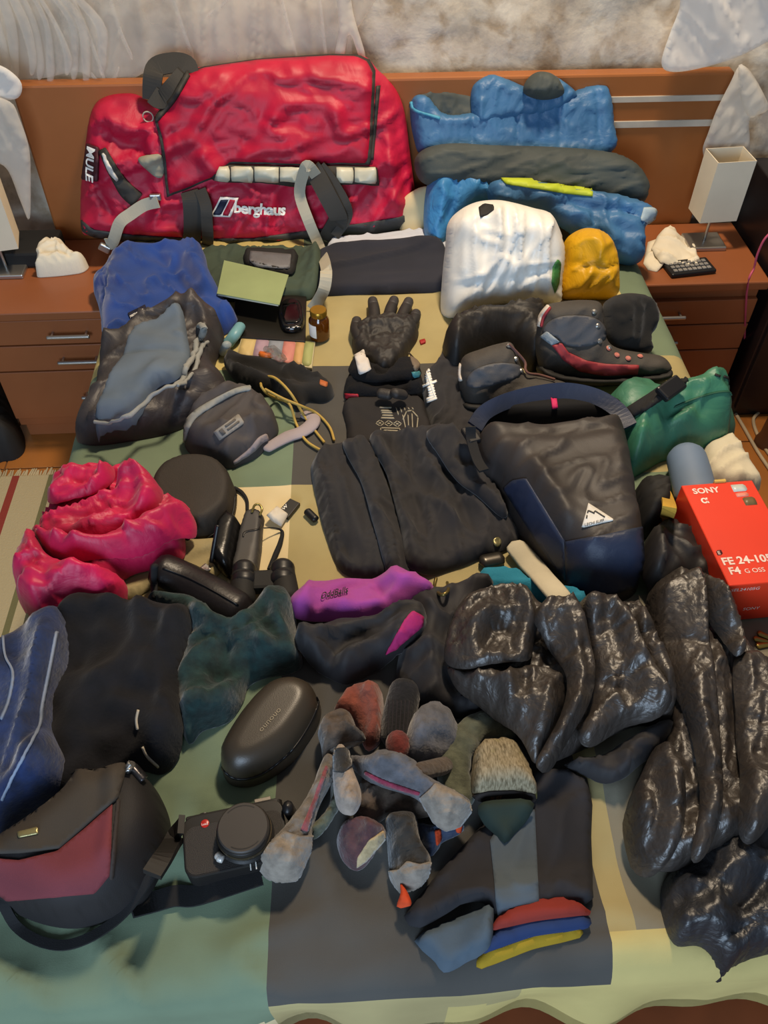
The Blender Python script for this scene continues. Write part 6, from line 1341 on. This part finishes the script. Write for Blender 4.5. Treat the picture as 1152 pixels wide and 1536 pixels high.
sock('grey hiking sock stretched to the right with crimson seam and pale toe', [(522, 1120), (562, 1126), (596, 1136), (624, 1148), (648, 1170), (680, 1187), (702, 1203), (707, 1216), (690, 1238), (669, 1245), (650, 1234), (632, 1208), (604, 1190), (570, 1178), (545, 1160)], GLD, 0.038, [('toe', LGR, [(630, 1196), (645, 1184), (652, 1176), (680, 1187), (702, 1203), (707, 1216), (690, 1238), (669, 1245), (650, 1234)]), ('crimson_seam', CRI, band([(548, 1158), (575, 1172), (604, 1182), (630, 1190)], [4, 6, 6, 4]))])
sock('white-soled sock standing out of the middle of the pile', [(502, 1124), (520, 1122), (529, 1156), (541, 1190), (541, 1214), (528, 1232), (508, 1219), (500, 1180)], WHS, 0.034, [('cuff', DKS, [(501, 1124), (520, 1122), (527, 1148), (515, 1160), (502, 1158)])])
sock('grey brown sock knot at the top of the pile', [(477, 1102), (486, 1082), (510, 1068), (528, 1076), (537, 1100), (549, 1114), (519, 1127), (496, 1138), (486, 1148), (482, 1124)], BRS, 0.042, [('cuff', GRS, band([(486, 1140), (500, 1126), (522, 1118), (544, 1113)], [6, 10, 10, 5]))])

# ================================================================== right front: down jackets
PUF = mat('black_down_nylon', '39332f', rough=0.43, var=0.15, crinkle=0.25, cscale=26, spec=0.9)
PUF2 = mat('navy_black_down_nylon', '25262b', rough=0.45, var=0.15, crinkle=0.25, cscale=30, spec=0.9)
for pm in (PUF, PUF2):      # gathered threads along the quilting
    nt = pm.node_tree; b = nt.nodes['Principled BSDF']; tc = nt.nodes.new('ShaderNodeTexCoord')
    wv = nt.nodes.new('ShaderNodeTexWave'); wv.bands_direction = 'X'; wv.inputs['Scale'].default_value = 22; wv.inputs['Distortion'].default_value = 9; wv.inputs['Detail'].default_value = 3; wv.inputs['Detail Scale'].default_value = 1.6
    nt.links.new(tc.outputs['Object'], wv.inputs[0])
    bp_ = nt.nodes.new('ShaderNodeBump'); bp_.inputs['Strength'].default_value = 0.13; bp_.inputs['Distance'].default_value = 0.006
    nt.links.new(wv.outputs['Fac'], bp_.inputs['Height'])
    old = b.inputs['Normal'].links[0].from_socket; nt.links.new(old, bp_.inputs['Normal']); nt.links.new(bp_.outputs[0], b.inputs['Normal'])
MTT = mat('matt_black_nylon', '2b2828', rough=0.55, var=0.12, crinkle=0.15, cscale=10)
p2_ = empty('down_jacket', P(1080, 1150, 0.5), 'long shiny black down jacket at the right edge beside the red box', 'jacket', 'black down jackets')
hd = soft('hood', [(962, 870), (966, 815), (984, 786), (1010, 775), (1040, 788), (1056, 818), (1070, 862), (1062, 900), (1020, 890), (985, 900)], MTT, p2_, h=0.075, r=0.05, ridges=[([(990, 800), (1000, 840), (985, 880)], -0.01, 0.012)], wr=[('n', 0.01, 0.06, 0, 1), ('r', 0.01, 0.05, 60, 2)])
lw = soft('lower_sleeve', [(1000, 1320), (1040, 1270), (1100, 1240), (1160, 1200), (1240, 1190), (1240, 1400), (1160, 1424), (1120, 1436), (1098, 1456), (1070, 1428), (1048, 1416), (1014, 1416), (998, 1380)], PUF2, p2_, h=0.045, r=0.035, cap=0.02, res=0.005, ridges=[([(1010, 1330), (1070, 1320), (1130, 1270)], 0.014, 0.014), ([(1090, 1420), (1110, 1370), (1150, 1310)], -0.012, 0.012), ([(1010, 1400), (1060, 1370), (1100, 1350)], 0.012, 0.012)], wr=[('b', 0.010, 0.06, 30, 2), ('n', 0.010, 0.04, 30, 2), ('r', 0.005, 0.03, 30, 2)])
PW = [('b', 0.010, 0.07, 88, 2.5), ('n', 0.010, 0.05, 88, 3), ('r', 0.007, 0.035, 75, 3.5), ('r', 0.003, 0.016, 20, 2.5)]
soft('body', [(972, 905), (985, 868), (1020, 858), (1050, 860), (1072, 880), (1098, 910), (1118, 950), (1150, 985), (1240, 1010), (1240, 1240), (1156, 1250), (1110, 1270), (1060, 1290), (1000, 1312), (972, 1292), (948, 1248), (944, 1205), (966, 1150), (990, 1105), (1002, 1030), (990, 965)], PUF, p2_, h=0.055, r=0.045, cap=0.02, res=0.005, wr=PW, ridges=[([(1092, 960), (1098, 1080), (1096, 1220)], -0.014, 0.014)])
for out, rd in (([(1105, 985), (1135, 965), (1160, 990), (1190, 1060), (1185, 1150), (1165, 1220), (1128, 1264), (1106, 1240), (1110, 1150), (1108, 1060)], [([(1135, 990), (1145, 1080), (1135, 1180)], -0.01, 0.01), ([(1115, 1080), (1180, 1090)], -0.008, 0.006)]),
                ([(1052, 864), (1074, 880), (1100, 912), (1118, 950), (1112, 985), (1096, 995), (1082, 955), (1060, 918)], [([(1075, 900), (1095, 950)], 0.01, 0.012)]),
                ([(946, 1212), (966, 1155), (990, 1108), (1012, 1115), (1028, 1170), (1024, 1230), (1010, 1282), (985, 1300), (960, 1276)], [([(990, 1130), (980, 1200), (985, 1280)], -0.012, 0.01), ([(1005, 1140), (1005, 1220)], 0.01, 0.01), ([(965, 1180), (962, 1240)], 0.01, 0.01)]),
                ([(986, 884), (1028, 862), (1050, 868), (1060, 930), (1070, 990), (1080, 1060), (1082, 1150), (1074, 1240), (1056, 1286), (1036, 1282), (1046, 1200), (1040, 1110), (1020, 1030), (1002, 960)], [([(998, 945), (1030, 958), (1066, 975)], -0.012, 0.006), ([(1040, 990), (1052, 1080), (1058, 1180)], 0.012, 0.012), ([(1030, 1060), (1075, 1075)], -0.008, 0.006), ([(1042, 1170), (1080, 1180)], -0.008, 0.006)])):
    soft('baffle', out, PUF, p2_, h=0.024, r=0.03, cap=0.03, edge=0.001, res=0.005, wr=PW, ridges=rd)
p1_ = empty('down_jacket', P(840, 1020, 0.5), 'crumpled shiny brown black down jacket with hood toward the socks', 'jacket', 'black down jackets')
un = soft('lining', [(845, 1150), (900, 1130), (980, 1090), (1008, 1085), (1000, 1120), (960, 1150), (925, 1178), (885, 1172)], BOX, p1_, h=0.03, r=0.02, cap=0.02, wr=[('r', 0.008, 0.04, 20, 2)])
PW1 = [('b', 0.009, 0.07, 60, 2), ('n', 0.009, 0.05, 60, 2), ('r', 0.007, 0.035, 55, 3), ('r', 0.003, 0.016, -20, 2.5)]
soft('body', [(668, 988), (671, 942), (690, 902), (720, 884), (760, 879), (796, 888), (814, 908), (850, 912), (884, 902), (925, 902), (965, 912), (988, 962), (1006, 1012), (1010, 1060), (1000, 1090), (950, 1092), (890, 1120), (852, 1138), (822, 1148), (790, 1132), (768, 1090), (722, 1046), (686, 1022)], PUF, p1_, h=0.055, r=0.045, cap=0.02, res=0.005, wr=PW1, ridges=[([(890, 1100), (930, 1080), (985, 1065)], -0.02, 0.022)])
for out, rd in (([(925, 902), (966, 912), (992, 965), (1010, 1015), (1012, 1056), (994, 1064), (970, 1012), (948, 962)], [([(950, 920), (978, 980), (1000, 1045)], 0.01, 0.012), ([(955, 965), (985, 950)], -0.008, 0.006)]),
                ([(672, 990), (700, 1002), (750, 1002), (800, 996), (842, 1010), (850, 1040), (836, 1082), (816, 1122), (802, 1142), (775, 1097), (725, 1047), (688, 1022)], [([(785, 1008), (788, 1060), (796, 1120)], -0.012, 0.008), ([(700, 1012), (750, 1030), (780, 1080)], 0.012, 0.012), ([(815, 1020), (822, 1070), (806, 1120)], 0.012, 0.012)]),
                ([(668, 985), (673, 940), (691, 902), (722, 884), (760, 879), (793, 889), (808, 920), (802, 960), (790, 998), (750, 1008), (700, 1010)], [([(704, 985), (712, 948), (742, 926), (772, 930)], 0.013, 0.010), ([(725, 985), (735, 955), (765, 945)], -0.012, 0.012), ([(772, 890), (790, 930), (776, 995)], 0.014, 0.011), ([(690, 930), (720, 905), (755, 895)], -0.008, 0.008)]),
                ([(868, 908), (915, 902), (946, 940), (966, 990), (1000, 1050), (990, 1077), (940, 1082), (890, 1112), (868, 1096), (888, 1050), (893, 1000), (880, 950)], [([(905, 915), (925, 985), (940, 1060)], -0.012, 0.012), ([(890, 960), (940, 950)], -0.007, 0.006), ([(895, 1030), (965, 1010)], -0.007, 0.006)]),
                ([(798, 940), (812, 912), (840, 905), (864, 912), (882, 960), (892, 1010), (882, 1060), (852, 1110), (826, 1147), (804, 1142), (836, 1086), (848, 1030), (832, 985)], [([(845, 930), (866, 1000), (862, 1060), (830, 1130)], 0.014, 0.012), ([(862, 950), (880, 1010), (868, 1065)], -0.010, 0.008)])):
    soft('baffle', out, PUF, p1_, h=0.024, r=0.03, cap=0.03, edge=0.001, res=0.005, wr=PW1, ridges=rd)

kc = empty('key_bunch', P(1145, 962, 0.5), 'small brass keys at the right edge below the red box', 'keys')
for a, b, c, d in ((1134, 958, 1150, 962), (1138, 968, 1156, 966), (1140, 950, 1158, 958)):
    limb('key', [(a, b, 0.006), ((a + c) / 2, (b + d) / 2, 0.005), (c, d, 0.004)], LUG, kc, flat_=0.35, n=8, st=False)
